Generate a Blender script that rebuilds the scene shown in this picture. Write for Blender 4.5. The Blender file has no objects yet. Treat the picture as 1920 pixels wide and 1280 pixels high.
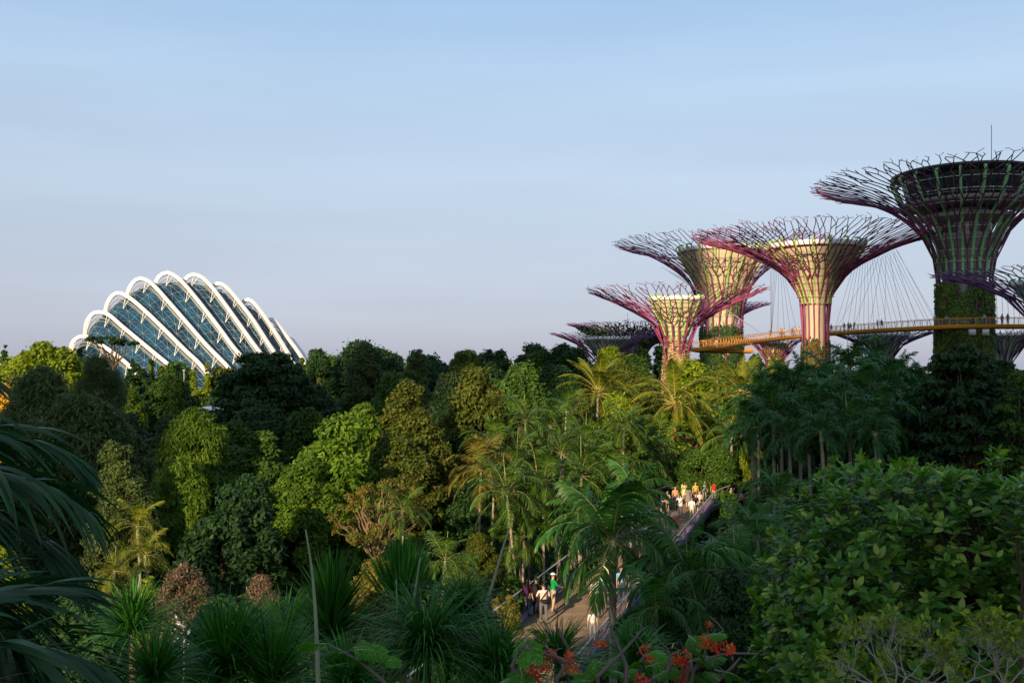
import bpy, math, random
import numpy as np
from mathutils import Vector, Matrix
SC = bpy.context.scene
COL = SC.collection
R = math.radians
# ------------------------------------------------------------------ camera, sky, sun, exposure
CAMZ, FPX, HY = 14.0, 1867.0, 695.0
cam_data = bpy.data.cameras.new('camera')
cam_data.sensor_width = 36.0
cam_data.lens = FPX / 1920 * 36.0
cam_data.shift_y = (HY - 640) / 1920
cam_data.clip_start = 0.1
cam_data.clip_end = 12000
cam = bpy.data.objects.new('camera', cam_data); COL.objects.link(cam)
cam.location = (0, 0, CAMZ); cam.rotation_euler = (R(90), 0, 0)
SC.camera = cam
AZ, EL = R(20.2), R(15.5)                       # sun behind the viewer, a little to the left
world = bpy.data.worlds.new('World'); SC.world = world; world.use_nodes = True
nt = world.node_tree; nt.nodes.clear()
wo = nt.nodes.new('ShaderNodeOutputWorld'); bg = nt.nodes.new('ShaderNodeBackground')
sky = nt.nodes.new('ShaderNodeTexSky'); sky.sky_type = 'NISHITA'; sky.sun_disc = False
sky.sun_elevation = EL; sky.sun_rotation = math.pi + AZ
sky.altitude = 0; sky.air_density = 1.0; sky.dust_density = 1.6; sky.ozone_density = 2.2
hsv = nt.nodes.new('ShaderNodeHueSaturation'); hsv.inputs['Saturation'].default_value = 0.85
# thin evening haze: the sky pales and turns faintly mauve towards the horizon
geo = nt.nodes.new('ShaderNodeTexCoord'); sep = nt.nodes.new('ShaderNodeSeparateXYZ')
ramp = nt.nodes.new('ShaderNodeValToRGB'); mix = nt.nodes.new('ShaderNodeMixRGB')
nt.links.new(geo.outputs['Generated'], sep.inputs[0]); nt.links.new(sep.outputs['Z'], ramp.inputs[0])
SKY_RAMP = [(0.0, (3.15, 3.2, 4.1)), (0.07, (3.3, 3.5, 4.4)), (0.16, (3.5, 4.05, 4.95)), (0.26, (3.25, 4.2, 5.35)), (0.36, (2.4, 3.7, 5.4)), (0.5, (2.2, 3.1, 4.1)), (0.85, (2.0, 2.65, 3.4))]
ramp.color_ramp.elements.remove(ramp.color_ramp.elements[1])
for i, (p, c) in enumerate(SKY_RAMP):
    e = ramp.color_ramp.elements[0] if i == 0 else ramp.color_ramp.elements.new(p)
    e.position = p; e.color = (*[v / 10 for v in c], 1)
mul = nt.nodes.new('ShaderNodeMixRGB'); mul.blend_type = 'MULTIPLY'; mul.inputs[0].default_value = 1
mul.inputs[2].default_value = (10, 10, 10, 1)
nt.links.new(ramp.outputs[0], mul.inputs[1])
nt.links.new(sky.outputs[0], hsv.inputs['Color'])
mix.inputs[0].default_value = 0.78
mp = nt.nodes.new('ShaderNodeMapping'); mp.inputs['Scale'].default_value = (1.2, 1.2, 9); cn = nt.nodes.new('ShaderNodeTexNoise'); cn.inputs['Scale'].default_value = 1.6; cn.inputs['Detail'].default_value = 4
crr = nt.nodes.new('ShaderNodeMapRange'); crr.inputs[1].default_value = .35; crr.inputs[2].default_value = .75; crr.inputs[3].default_value = 9.45; crr.inputs[4].default_value = 10.75   # faint veils of high cloud
nt.links.new(geo.outputs['Generated'], mp.inputs[0]); nt.links.new(mp.outputs[0], cn.inputs['Vector']); nt.links.new(cn.outputs['Fac'], crr.inputs[0]); nt.links.new(crr.outputs[0], mul.inputs[2])
nt.links.new(hsv.outputs[0], mix.inputs[1]); nt.links.new(mul.outputs[0], mix.inputs[2])
nt.links.new(mix.outputs[0], bg.inputs[0]); bg.inputs[1].default_value = 0.1
nt.links.new(bg.outputs[0], wo.inputs[0])
sun_data = bpy.data.lights.new('sun', 'SUN'); sun_data.energy = 5.0; sun_data.angle = R(0.5)
sun_data.color = (1.0, 0.76, 0.47)
sun = bpy.data.objects.new('sun', sun_data); COL.objects.link(sun)
SUNV = Vector((math.sin(AZ) * math.cos(EL), math.cos(AZ) * math.cos(EL), -math.sin(EL)))
sun.rotation_euler = SUNV.to_track_quat('-Z', 'Y').to_euler(); sun.location = (-60, -120, 90)
SC.view_settings.view_transform = 'Standard'; SC.view_settings.look = 'None'
SC.view_settings.exposure = 0.70; SC.view_settings.gamma = 1.0
SC.cycles.max_bounces = 5; SC.cycles.diffuse_bounces = 2; SC.cycles.glossy_bounces = 3
SC.cycles.transmission_bounces = 4; SC.cycles.transparent_max_bounces = 8
SC.cycles.caustics_reflective = False; SC.cycles.caustics_refractive = False
SC.cycles.use_denoising = True

# ------------------------------------------------------------------ helpers
def P(px, py, D): return Vector(((px - 960) / FPX * D, D, CAMZ + (HY - py) / FPX * D))
def PX(px, D): return (px - 960) / FPX * D
def PZ(py, D): return CAMZ + (HY - py) / FPX * D
def ground_z(x, y):
    t = min(max((34 - y) / 30.0, 0), 1); t = t * t * (3 - 2 * t)
    return 8.3 * t
def tag(o, label=None, cat=None, group=None, kind=None):
    if label: o['label'] = label
    if cat: o['category'] = cat
    if group: o['group'] = group
    if kind: o['kind'] = kind
    return o
def thing(name, label, cat, loc=(0, 0, 0), rz=0.0, group=None):
    o = bpy.data.objects.new(name, None); COL.objects.link(o)
    o.location = loc; o.rotation_euler = (0, 0, rz); o.empty_display_size = 0.2
    return tag(o, label, cat, group)
MATS = {}
def link(nt, a, b): nt.links.new(a, b)
def pmat(name, col, rough=0.6, metal=0.0, vary=0.12, scale=3.0, spec=0.4, col2=None, bump=0.0):
    if name in MATS: return MATS[name]
    m = bpy.data.materials.new(name); m.use_nodes = True; n = m.node_tree
    b = n.nodes['Principled BSDF']; b.inputs['Roughness'].default_value = rough
    b.inputs['Metallic'].default_value = metal; b.inputs['Specular IOR Level'].default_value = spec
    tc = n.nodes.new('ShaderNodeTexCoord'); no = n.nodes.new('ShaderNodeTexNoise')
    no.inputs['Scale'].default_value = scale; no.inputs['Detail'].default_value = 5
    link(n, tc.outputs['Object'], no.inputs['Vector'])
    mx = n.nodes.new('ShaderNodeMixRGB')
    c2 = col2 or tuple(c * (1 - vary * 2) for c in col)
    mx.inputs[1].default_value = (*c2, 1); mx.inputs[2].default_value = (*col, 1)
    link(n, no.outputs['Fac'], mx.inputs[0]); link(n, mx.outputs[0], b.inputs['Base Color'])
    if bump:
        bp = n.nodes.new('ShaderNodeBump'); bp.inputs['Strength'].default_value = bump
        link(n, no.outputs['Fac'], bp.inputs['Height']); link(n, bp.outputs[0], b.inputs['Normal'])
    MATS[name] = m; return m
def leafmat(name, c1, c2, trans=0.35, rough=0.55, spec=0.18, c3=None, p3=0.9):
    """leaf: every leaf takes its own tint between c1 and c2 (a few c3)"""
    if name in MATS: return MATS[name]
    m = bpy.data.materials.new(name); m.use_nodes = True; n = m.node_tree
    b = n.nodes['Principled BSDF']; b.inputs['Roughness'].default_value = rough
    b.inputs['Specular IOR Level'].default_value = spec
    at = n.nodes.new('ShaderNodeAttribute'); at.attribute_name = 'v'
    rp = n.nodes.new('ShaderNodeValToRGB')
    rp.color_ramp.elements[0].position = 0.1; rp.color_ramp.elements[0].color = (*c1, 1)
    rp.color_ramp.elements[1].position = 0.85; rp.color_ramp.elements[1].color = (*c2, 1)
    if c3:
        e = rp.color_ramp.elements.new(p3); e.color = (*c2, 1)
        e = rp.color_ramp.elements.new(min(p3 + .03, 1)); e.color = (*c3, 1)
    link(n, at.outputs['Fac'], rp.inputs[0])
    oi = n.nodes.new('ShaderNodeObjectInfo'); hs = n.nodes.new('ShaderNodeHueSaturation')
    mr = n.nodes.new('ShaderNodeMapRange'); mr.inputs[3].default_value = 0.8; mr.inputs[4].default_value = 1.2
    link(n, oi.outputs['Random'], mr.inputs[0]); link(n, mr.outputs[0], hs.inputs['Value'])
    link(n, rp.outputs[0], hs.inputs['Color']); link(n, hs.outputs[0], b.inputs['Base Color'])
    tr = n.nodes.new('ShaderNodeBsdfTranslucent'); mx = n.nodes.new('ShaderNodeMixShader')
    h2 = n.nodes.new('ShaderNodeHueSaturation'); h2.inputs['Saturation'].default_value = 1.15; h2.inputs['Value'].default_value = 1.25
    link(n, hs.outputs[0], h2.inputs['Color']); link(n, h2.outputs[0], tr.inputs['Color'])
    mx.inputs[0].default_value = trans
    link(n, b.outputs[0], mx.inputs[1]); link(n, tr.outputs[0], mx.inputs[2])
    link(n, mx.outputs[0], n.nodes['Material Output'].inputs['Surface'])
    MATS[name] = m; return m

class MB:
    """collects tubes, boxes, sheets of blades ... and links them as ONE mesh object"""
    def __init__(s): s.v = []; s.nv = 0; s.q = []; s.qm = []; s.qv = []; s.t = []; s.tm = []; s.tv = []
    def addq(s, V, F, m=0, val=0.5):
        V = np.asarray(V, dtype=np.float32).reshape(-1, 3); F = np.asarray(F, dtype=np.int32)
        if len(F) == 0: return
        F = F + s.nv; s.v.append(V); s.nv += len(V)
        k = F.shape[1]
        val = np.broadcast_to(np.asarray(val, dtype=np.float32), (len(F),)); mm = np.full(len(F), m, np.int32)
        if k == 4: s.q.append(F); s.qm.append(mm); s.qv.append(val)
        else: s.t.append(F); s.tm.append(mm); s.tv.append(val)
    def tube(s, pts, rad, n=6, m=0, cap=True, val=0.5, closed=False):
        pts = np.asarray([tuple(p) for p in pts], dtype=float); k = len(pts)
        rad = np.broadcast_to(np.asarray(rad, dtype=float), (k,))
        if closed: T = np.roll(pts, -1, 0) - np.roll(pts, 1, 0)
        else: T = np.gradient(pts, axis=0) if k > 2 else np.repeat([pts[1] - pts[0]], 2, 0)
        T = T / (np.linalg.norm(T, axis=1, keepdims=True) + 1e-9)
        ref = np.array([0, 0, 1.0]) if abs(T[:, 2]).mean() < 0.8 else np.array([0, 1.0, 0])
        A = np.cross(T, ref); A /= (np.linalg.norm(A, axis=1, keepdims=True) + 1e-9); B = np.cross(T, A)
        th = np.arange(n) / n * 2 * math.pi
        V = pts[:, None] + rad[:, None, None] * (np.cos(th)[None, :, None] * A[:, None] + np.sin(th)[None, :, None] * B[:, None])
        i = np.arange(k if closed else k - 1)[:, None]; j = np.arange(n)[None]
        i2 = (i + 1) % k; j2 = (j + 1) % n
        F = np.stack([i * n + j, i * n + j2, i2 * n + j2, i2 * n + j], -1).reshape(-1, 4)
        s.addq(V.reshape(-1, 3), F, m, val)
        if cap and not closed and n >= 4:
            base = s.nv - k * n
            for off, rev in ((0, 1), ((k - 1) * n, 0)):
                idx = [base + off + a for a in range(n)]
                if rev: idx = idx[::-1]
                f = [[idx[0], idx[a], idx[a + 1]] for a in range(1, n - 1)]
                s.t.append(np.array(f, np.int32)); s.tm.append(np.full(len(f), m, np.int32)); s.tv.append(np.full(len(f), .5, np.float32))
    def box(s, c, size, m=0, rz=0.0, M=None):
        x, y, z = [a / 2 for a in size]
        V = np.array([(sx * x, sy * y, sz * z) for sz in (-1, 1) for sy in (-1, 1) for sx in (-1, 1)])
        if rz: V = V @ np.array([[math.cos(rz), math.sin(rz), 0], [-math.sin(rz), math.cos(rz), 0], [0, 0, 1]])
        if M is not None: V = V @ np.asarray(M).T
        V = V + np.asarray(tuple(c))
        s.addq(V, [[0, 2, 3, 1], [4, 5, 7, 6], [0, 1, 5, 4], [2, 6, 7, 3], [0, 4, 6, 2], [1, 3, 7, 5]], m)
    def lathe(s, prof, n=48, m=0, c=(0, 0)):
        pr = np.asarray(prof, dtype=float); th = np.arange(n) / n * 2 * math.pi; k = len(pr)
        V = np.stack([c[0] + pr[:, 0][:, None] * np.cos(th), c[1] + pr[:, 0][:, None] * np.sin(th), np.repeat(pr[:, 1][:, None], n, 1)], -1)
        i = np.arange(k - 1)[:, None]; j = np.arange(n)[None]; j2 = (j + 1) % n
        s.addq(V.reshape(-1, 3), np.stack([i * n + j, i * n + j2, (i + 1) * n + j2, (i + 1) * n + j], -1).reshape(-1, 4), m)
    def grid(s, V, m=0, val=0.5):
        V = np.asarray(V, dtype=float); a, b = V.shape[:2]
        i = np.arange(a - 1)[:, None]; j = np.arange(b - 1)[None]
        s.addq(V.reshape(-1, 3), np.stack([i * b + j, i * b + j + 1, (i + 1) * b + j + 1, (i + 1) * b + j], -1).reshape(-1, 4), m, val)
    def strips(s, C, W, m=0, val=0.5):
        """C (N,K,3) centre lines, W (N,K,3) half-width vectors -> ribbon blades"""
        N, K = C.shape[:2]
        V = np.stack([C - W, C + W], 2).reshape(N, K * 2, 3)
        b = np.arange(N)[:, None] * K * 2; j = np.arange(K - 1)[None] * 2
        F = np.stack([b + j, b + j + 1, b + j + 3, b + j + 2], -1).reshape(-1, 4)
        s.addq(V.reshape(-1, 3), F, m, np.repeat(np.broadcast_to(val, (N,)), K - 1))
    def leaves(s, c, d, side, l, w, m=0, val=0.5):
        """rhombic leaves: centre, direction, side vector"""
        c, d, side = [np.asarray(a, dtype=np.float32) for a in (c, d, side)]
        l = np.broadcast_to(np.asarray(l, dtype=np.float32), (len(c),))[:, None]; w = np.broadcast_to(np.asarray(w, dtype=np.float32), (len(c),))[:, None]
        V = np.stack([c - d * l / 2, c + side * w / 2 - d * l * .05, c + d * l / 2, c - side * w / 2 - d * l * .05], 1).reshape(-1, 3)
        s.addq(V, np.arange(len(c) * 4).reshape(-1, 4), m, val)
    def mesh(s, name, mats, smooth=False):
        me = bpy.data.meshes.new(name); V = np.concatenate(s.v).astype(np.float32)
        Q = np.concatenate(s.q) if s.q else np.zeros((0, 4), np.int32); T = np.concatenate(s.t) if s.t else np.zeros((0, 3), np.int32)
        nq, ntr = len(Q), len(T)
        me.vertices.add(len(V)); me.vertices.foreach_set('co', V.ravel())
        me.loops.add(nq * 4 + ntr * 3); me.loops.foreach_set('vertex_index', np.concatenate([Q.ravel(), T.ravel()]).astype(np.int32))
        me.polygons.add(nq + ntr)
        me.polygons.foreach_set('loop_start', np.concatenate([np.arange(nq) * 4, nq * 4 + np.arange(ntr) * 3]).astype(np.int32))
        me.polygons.foreach_set('material_index', np.concatenate(s.qm + s.tm).astype(np.int32))
        if smooth: me.polygons.foreach_set('use_smooth', np.ones(nq + ntr, bool))
        at = me.attributes.new('v', 'FLOAT', 'FACE'); at.data.foreach_set('value', np.concatenate(s.qv + s.tv).astype(np.float32))
        for m in (mats if isinstance(mats, (list, tuple)) else [mats]): me.materials.append(m)
        me.update(calc_edges=True); return me
    def build(s, name, mats, parent=None, smooth=False):
        o = bpy.data.objects.new(name, s.mesh(name, mats, smooth)); COL.objects.link(o)
        if parent is not None: o.parent = parent
        return o
def put(name, me, parent=None, loc=(0, 0, 0), rot=(0, 0, 0), sc=1.0):
    o = bpy.data.objects.new(name, me); COL.objects.link(o)
    if parent is not None: o.parent = parent
    o.location = loc; o.rotation_euler = rot; o.scale = (sc, sc, sc) if isinstance(sc, (int, float)) else sc
    return o
def unit(v): return v / (np.linalg.norm(v, axis=-1, keepdims=True) + 1e-9)
def crom(pts, per=8):
    """Catmull-Rom through points"""
    p = np.asarray([tuple(q) for q in pts], dtype=float); p = np.vstack([2 * p[0] - p[1], p, 2 * p[-1] - p[-2]]); out = []
    for i in range(1, len(p) - 2):
        for t in np.arange(per) / per:
            a, b, c, d = p[i - 1:i + 3]
            out.append(.5 * (2 * b + (c - a) * t + (2 * a - 5 * b + 4 * c - d) * t * t + (3 * b - a - 3 * c + d) * t ** 3))
    out.append(p[-2]); return np.array(out)
def resample(p, n):
    p = np.asarray(p, dtype=float); d = np.r_[0, np.cumsum(np.linalg.norm(np.diff(p, axis=0), axis=1))]
    t = np.linspace(0, d[-1], n); return np.stack([np.interp(t, d, p[:, k]) for k in range(p.shape[1])], 1)

# ------------------------------------------------------------------ materials
M_purple = pmat('purple_steel', (0.27, 0.042, 0.125), 0.45, 0.0, 0.15, 0.6, 0.4)
M_violet = pmat('violet_steel', (0.13, 0.045, 0.16), 0.45, 0.0, 0.15, 0.6, 0.4)
M_darkpurple = pmat('dark_purple_steel', (0.14, 0.03, 0.10), 0.45, 0.0, 0.15, 0.6, 0.4)
M_rib = pmat('green_rib_paint', (0.30, 0.50, 0.10), 0.5, 0, 0.1, 0.5)
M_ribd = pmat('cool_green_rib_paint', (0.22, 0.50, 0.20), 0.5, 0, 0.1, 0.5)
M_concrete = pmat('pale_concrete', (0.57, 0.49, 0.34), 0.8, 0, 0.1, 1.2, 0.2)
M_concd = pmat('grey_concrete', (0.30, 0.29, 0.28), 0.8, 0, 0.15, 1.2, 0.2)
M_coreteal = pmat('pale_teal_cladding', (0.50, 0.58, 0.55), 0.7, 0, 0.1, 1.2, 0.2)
M_white = pmat('white_paint', (0.80, 0.79, 0.76), 0.5, 0, 0.04, 2)
M_hoop = pmat('steel_hoop', (0.55, 0.52, 0.47), 0.5, 0.2, 0.05, 1)
M_bark = pmat('bark', (0.14, 0.10, 0.07), 0.9, 0, 0.25, 6, 0.1, bump=.4)
M_barkpale = pmat('pale_bark', (0.34, 0.27, 0.21), 0.85, 0, 0.25, 5, 0.1, bump=.3)
M_barktan = pmat('tan_bark', (0.22, 0.15, 0.09), 0.85, 0, 0.25, 5, 0.1, bump=.3)
M_barkorange = pmat('reddish_bark', (0.30, 0.15, 0.07), 0.85, 0, 0.25, 5, 0.1, bump=.3)
M_palmtrunk = pmat('palm_trunk', (0.33, 0.28, 0.22), 0.85, 0, 0.2, 4, 0.1)
M_shaft = pmat('crownshaft_green', (0.30, 0.36, 0.18), 0.5, 0, 0.12, 3, 0.3)
M_rachis = pmat('frond_rachis', (0.20, 0.22, 0.06), 0.6, 0, 0.15, 3)
M_rachisy = pmat('yellow_frond_rachis', (0.42, 0.36, 0.08), 0.6, 0, 0.15, 3)
L = dict(
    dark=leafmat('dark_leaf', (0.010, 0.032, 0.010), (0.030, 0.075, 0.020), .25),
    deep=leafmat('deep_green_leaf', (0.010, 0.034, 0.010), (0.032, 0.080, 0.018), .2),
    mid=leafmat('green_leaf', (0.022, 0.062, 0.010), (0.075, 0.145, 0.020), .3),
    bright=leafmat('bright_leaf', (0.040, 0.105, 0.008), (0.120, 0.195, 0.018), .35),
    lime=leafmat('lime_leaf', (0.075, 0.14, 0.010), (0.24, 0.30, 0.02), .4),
    olive=leafmat('olive_leaf', (0.035, 0.065, 0.010), (0.11, 0.135, 0.018), .3, c3=(0.22, 0.10, 0.03), p3=.93),
    brown=leafmat('reddish_leaf', (0.04, 0.062, 0.010), (0.125, 0.15, 0.020), .3, c3=(0.28, 0.12, 0.03), p3=.92),
    grey=leafmat('grey_green_leaf', (0.030, 0.058, 0.014), (0.095, 0.13, 0.034), .25),
    yellow=leafmat('yellow_blossom_leaf', (0.35, 0.20, 0.01), (0.62, 0.38, 0.02), .3),
    pink=leafmat('bougainvillea_leaf', (0.025, 0.06, 0.015), (0.07, 0.12, 0.03), .3, c3=(0.55, 0.10, 0.20), p3=.84),
    plume=leafmat('dusky_plume', (0.035, 0.055, 0.018), (0.13, 0.095, 0.06), .3, c3=(0.30, 0.16, 0.11), p3=.66),
    orange=leafmat('orange_leaf', (0.055, 0.08, 0.012), (0.20, 0.17, 0.025), .3, c3=(0.36, 0.16, 0.03), p3=.85),
    wall=leafmat('wall_garden_leaf', (0.020, 0.050, 0.010), (0.085, 0.105, 0.018), .25, c3=(0.16, 0.06, 0.03), p3=.88),
    walld=leafmat('wall_garden_dark_leaf', (0.035, 0.070, 0.015), (0.11, 0.19, 0.035), .25, c3=(0.16, 0.11, 0.04), p3=.95),
    bloom=leafmat('wall_garden_bloom', (0.10, 0.12, 0.03), (0.42, 0.30, 0.15), .25, c3=(0.60, 0.42, 0.28), p3=.75),
    palm=leafmat('palm_leaf', (0.018, 0.060, 0.008), (0.085, 0.155, 0.018), .28, .45, .25),
    palmy=leafmat('sunny_palm_leaf', (0.05, 0.095, 0.010), (0.22, 0.23, 0.018), .4, .45, .25),
    palmt=leafmat('teal_palm_leaf', (0.014, 0.066, 0.012), (0.058, 0.165, 0.024), .25, .42, .28),
    palmn=leafmat('shadow_palm_leaf', (0.012, 0.068, 0.014), (0.048, 0.150, 0.028), .2, .4, .28),
    palmd=leafmat('dry_palm_leaf', (0.06, 0.08, 0.015), (0.22, 0.17, 0.03), .3),
    fgpalm=leafmat('glossy_dark_palm_leaf', (0.005, 0.032, 0.009), (0.020, 0.080, 0.020), .2, .35, .35),
    blade=leafmat('screw_pine_blade', (0.006, 0.048, 0.006), (0.065, 0.240, 0.028), .2, .4, .25),
    big=leafmat('leathery_leaf', (0.014, 0.068, 0.010), (0.085, 0.225, 0.022), .3, .40, .35, c3=(0.36, 0.44, 0.08), p3=.66),  # pale young-leaf tint, raised to stand in for skylight on the upper leaves
    flame=leafmat('flame_tree_leaf', (0.05, 0.20, 0.02), (0.14, 0.36, 0.04), .35),
    twig=leafmat('young_yellow_leaf', (0.11, 0.19, 0.02), (0.32, 0.40, 0.04), .35),
)
# ------------------------------------------------------------------ ground
g = MB()
ys = np.r_[np.linspace(-420, -20, 14), np.linspace(-14, 60, 50), np.linspace(66, 400, 40), np.geomspace(430, 6000, 14)]
xs = np.r_[-np.geomspace(4500, 90, 14), np.linspace(-80, 80, 65), np.geomspace(90, 4500, 14)]
GX, GY = np.meshgrid(xs, ys)
t_ = np.clip((34 - GY) / 30, 0, 1); t_ = t_ * t_ * (3 - 2 * t_)
GZ = 8.3 * t_ + 0.12 * np.sin(GX * .7) * np.sin(GY * .53) - 0.15
g.grid(np.stack([GX, GY, GZ], -1))
tag(g.build('ground', pmat('garden_soil_and_grass', (0.035, 0.055, 0.015), 0.95, 0, .2, .6, .1, col2=(0.03, 0.022, 0.012))), kind='structure')

# ------------------------------------------------------------------ the hotel towers behind the viewer: their long shadows lie over the garden
def hotel_tower(label, x0, x1, y, h):
    t = thing('hotel_tower', label, 'tower', ((x0 + x1) / 2, y, 0), 0, 'hotel towers across the garden')
    w = x1 - x0; b = MB(); b.box((0, 0, h / 2), (w, 24, h)); b.build('wall', pmat('tower_render', (.55, .53, .5), .6, 0, .05, .05), t)
    f = MB(); fl = MB(); k = 0
    for z in np.arange(5, h - 3, 3.4):
        fl.box((0, 12.3, z), (w, .6, .35))
        if k % 1 == 0: f.box((0, 12.06, z + 1.75), (w - 1.2, .1, 2.6))
        k += 1
    f.build('window', pmat('tower_glass', (.05, .08, .1), .1, 0, .1, .2, .6), t)
    fl.build('balcony', M_white, t)
    r = MB(); r.box((0, 0, h + 1.2), (w + 2, 27, 2.4)); r.build('roof', M_concd, t)
hotel_tower('slender pale hotel tower behind the viewer, standing beside the broad one', -170, -152, -300, 225)
hotel_tower('broad pale hotel tower behind the viewer, its shadow over the right of the garden', -116, -75, -300, 225)

# ------------------------------------------------------------------ supertrees
def supertree(label, px, D, prof, core, n0=26, plant=None, nrib=18, tr=0.1, mats=None, seed=1, rim=None, ribprof=None, group='supertrees in the grove', twig=1.0, lv=1.0, special=None, rib0=None):
    """prof / core: (radius, height) of the steel lattice and of the concrete funnel inside"""
    rg = np.random.default_rng(seed)
    m_lat, m_rib, m_core = mats
    t = thing('supertree', label, 'supertree', (PX(px, D), D, 0), 0, group)
    pr = crom([(r, z) for r, z in prof], 6); seg = np.r_[0, np.cumsum(np.linalg.norm(np.diff(pr, axis=0), axis=1))]
    Lt = seg[-1]; r0 = pr[0, 0]; Rm = pr[-1, 0]
    def at(s): return np.interp(s, seg, pr[:, 0]), np.interp(s, seg, pr[:, 1])
    # levels: coarse along the trunk, finer in the crown
    s = 0.0; lev = [0.0]
    while s < Lt:
        r, z = at(s); s += (4.2 if r < r0 * 1.25 else max(1.2, min(2.1, Rm * .1))) * lv; lev.append(min(s, Lt))
    if lev[-1] - lev[-2] < .5: lev.pop(-2)
    lat = MB(); nodes = []
    nmax = int(n0 * 9)
    for k, sv in enumerate(lev):
        r, z = at(sv); n = int(min(nmax, n0 * max(1, (r / r0)) ** 1.02 * (1 + .2 * min(1, max(0, r / r0 - 1))))); frac = k / (len(lev) - 1)
        a = (np.arange(n) + .5 * (k % 2) * (r > r0 * 1.15)) / n * 2 * math.pi
        amp = 0.10 if r < r0 * 1.2 else 0.20 if k < len(lev) - 3 else .36
        a = a + rg.uniform(-amp, amp, n) * 2 * math.pi / n
        dl = 0 if k in (0,) else .3
        sj = np.clip(sv + rg.uniform(-dl, dl, n) * (lev[k] - lev[k - 1] if k else 0), 0, Lt)
        rr, zz = at(sj); nodes.append(np.stack([a, rr, zz + (rg.uniform(-.1, .35, n) if k == len(lev) - 1 else 0)], 1))
    def xyz(q): return np.array([q[1] * math.cos(q[0]), q[1] * math.sin(q[0]), q[2]])
    for k in range(len(lev) - 1):
        A, B = nodes[k], nodes[k + 1]; fr = k / len(lev); rad = tr * (1.75 - 1.25 * fr)
        d = np.abs((A[:, None, 0] - B[None, :, 0] + math.pi) % (2 * math.pi) - math.pi)
        E = {(i, int(d[i].argmin())) for i in range(len(A))} | {(int(d[:, j].argmin()), j) for j in range(len(B))}
        if nodes[k][:, 1].mean() > r0 * 1.5:
            for i in range(len(A)):
                if rg.random() < .42: E.add((i, int(np.argsort(d[i])[1])))
        for i, j in E: lat.tube([xyz(A[i]), xyz(B[j])], rad, 5, 0, False)
    last = nodes[-1]
    for q in last:                                                     # loose forked twigs at the rim
        if rg.random() < .12: continue
        p0 = xyz(q); o = np.array([math.cos(q[0]), math.sin(q[0]), 0]); sd = np.array([-o[1], o[0], 0])
        for sgn in ((-1, 1) if rg.random() < .6 else (rg.choice([-1, 1]),)):
            ln = rg.uniform(.7, 1.5) * twig
            p1 = p0 + ln * (o * rg.uniform(.5, 1.0) + sd * sgn * rg.uniform(.3, .8) + np.array([0, 0, rg.uniform(-.05, .3)]))
            lat.tube([p0, p1], tr * .42, 4, 0, False)
            if rg.random() < .2:
                p2 = p1 + ln * .7 * (o * rg.uniform(-.2, .8) + sd * rg.uniform(-1, 1) + np.array([0, 0, rg.uniform(-.1, .4)]))
                lat.tube([p1, p2], tr * .38, 4, 0, False)
    lat.build('branch_lattice', m_lat, t, True)
    # concrete funnel with its white rim
    c = MB(); c.lathe([(core[0][0], 0)] + core + [(core[-1][0] * .9, core[-1][1] - .3), (0.01, core[-1][1] - .5)], 48)
    c.build('core', m_core, t, True)
    if rim:
        rb = MB(); rr, rz = core[-1]; h = rim
        h *= .7; rb.lathe([(rr + .05, rz - h), (rr + .35, rz - h + .1), (rr + .45, rz + .1), (rr + .3, rz + .25), (rr + .05, rz + .05)], 56)
        rb.build('rim', M_white, t, True)
    # green ribs that follow the funnel and curl over its edge
    core_ = ribprof or core; cp = crom([(r, z) for r, z in core_], 6); z0 = rib0 if rib0 is not None else core[0][1]
    cp = cp[cp[:, 1] >= z0]; rb = MB(); hw = max(.12, core_[-1][0] * .019); off = max(.3, core_[-1][0] * .07)
    line = [(r + off, z) for r, z in cp] + [(cp[-1, 0] + off * 1.25, cp[-1, 1] + off * .8), (cp[-1, 0] + off * .5, cp[-1, 1] + off * 1.35), (cp[-1, 0] - off * .6, cp[-1, 1] + off * 1.2)]
    line = crom(line, 2); cen = np.stack([line[:, 0], 0 * line[:, 0], line[:, 1]], 1)
    tn = unit(np.gradient(cen, axis=0)); nor = np.stack([tn[:, 2], 0 * tn[:, 0], -tn[:, 0]], 1) * hw * .8; wid = np.array([[0, hw, 0]])
    ring = np.stack([cen - nor - wid, cen + nor - wid, cen + nor + wid, cen - nor + wid, cen - nor - wid], 1)
    rb.grid(ring); rme = rb.mesh('rib', [m_rib])
    for k in range(nrib): put('rib', rme, t, (0, 0, 0), (0, 0, (k + .5) / nrib * 2 * math.pi))
    # thin hoops tying the ribs
    nh = 9; zs = np.linspace(max(z0 + .5, core_[0][1]), core_[-1][1] - .6, nh)
    for z in zs:
        r = np.interp(z, [q[1] for q in core_], [q[0] for q in core_]) + off * 1.4
        h = MB(); a = np.arange(40) / 40 * 2 * math.pi
        h.tube(np.stack([r * np.cos(a), r * np.sin(a), 0 * a + z], 1), tr * .5, 4, 0, False, closed=True); h.build('hoop', M_hoop, t)
    # plants growing on the trunk
    if plant:
        za, zb, mat, dens, size = plant; n = int(dens * 4.2); pl = MB()
        z = rg.uniform(za, zb, n); a = rg.uniform(0, 2 * math.pi, n)
        fine = np.sin(a * 3 + z * .5 + seed) + np.sin(a * 7 - z * .9) * .7 + rg.normal(0, .6, n); keep = (fine > -.75) | (z < zb - 2.5) & (fine > -1.1); keep &= (z < zb - rg.uniform(0, 2.2, n))
        z, a, fine = z[keep], a[keep], fine[keep]; n = len(z)
        r = np.interp(z, pr[:, 1], pr[:, 0]) + rg.uniform(-.12, .3, n) * min(1.6, max(.7, r0 * .3)) + np.clip(fine, 0, 2) * .08
        cpos = np.stack([r * np.cos(a), r * np.sin(a), z], 1); o = np.stack([np.cos(a), np.sin(a), 0 * a], 1)
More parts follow.
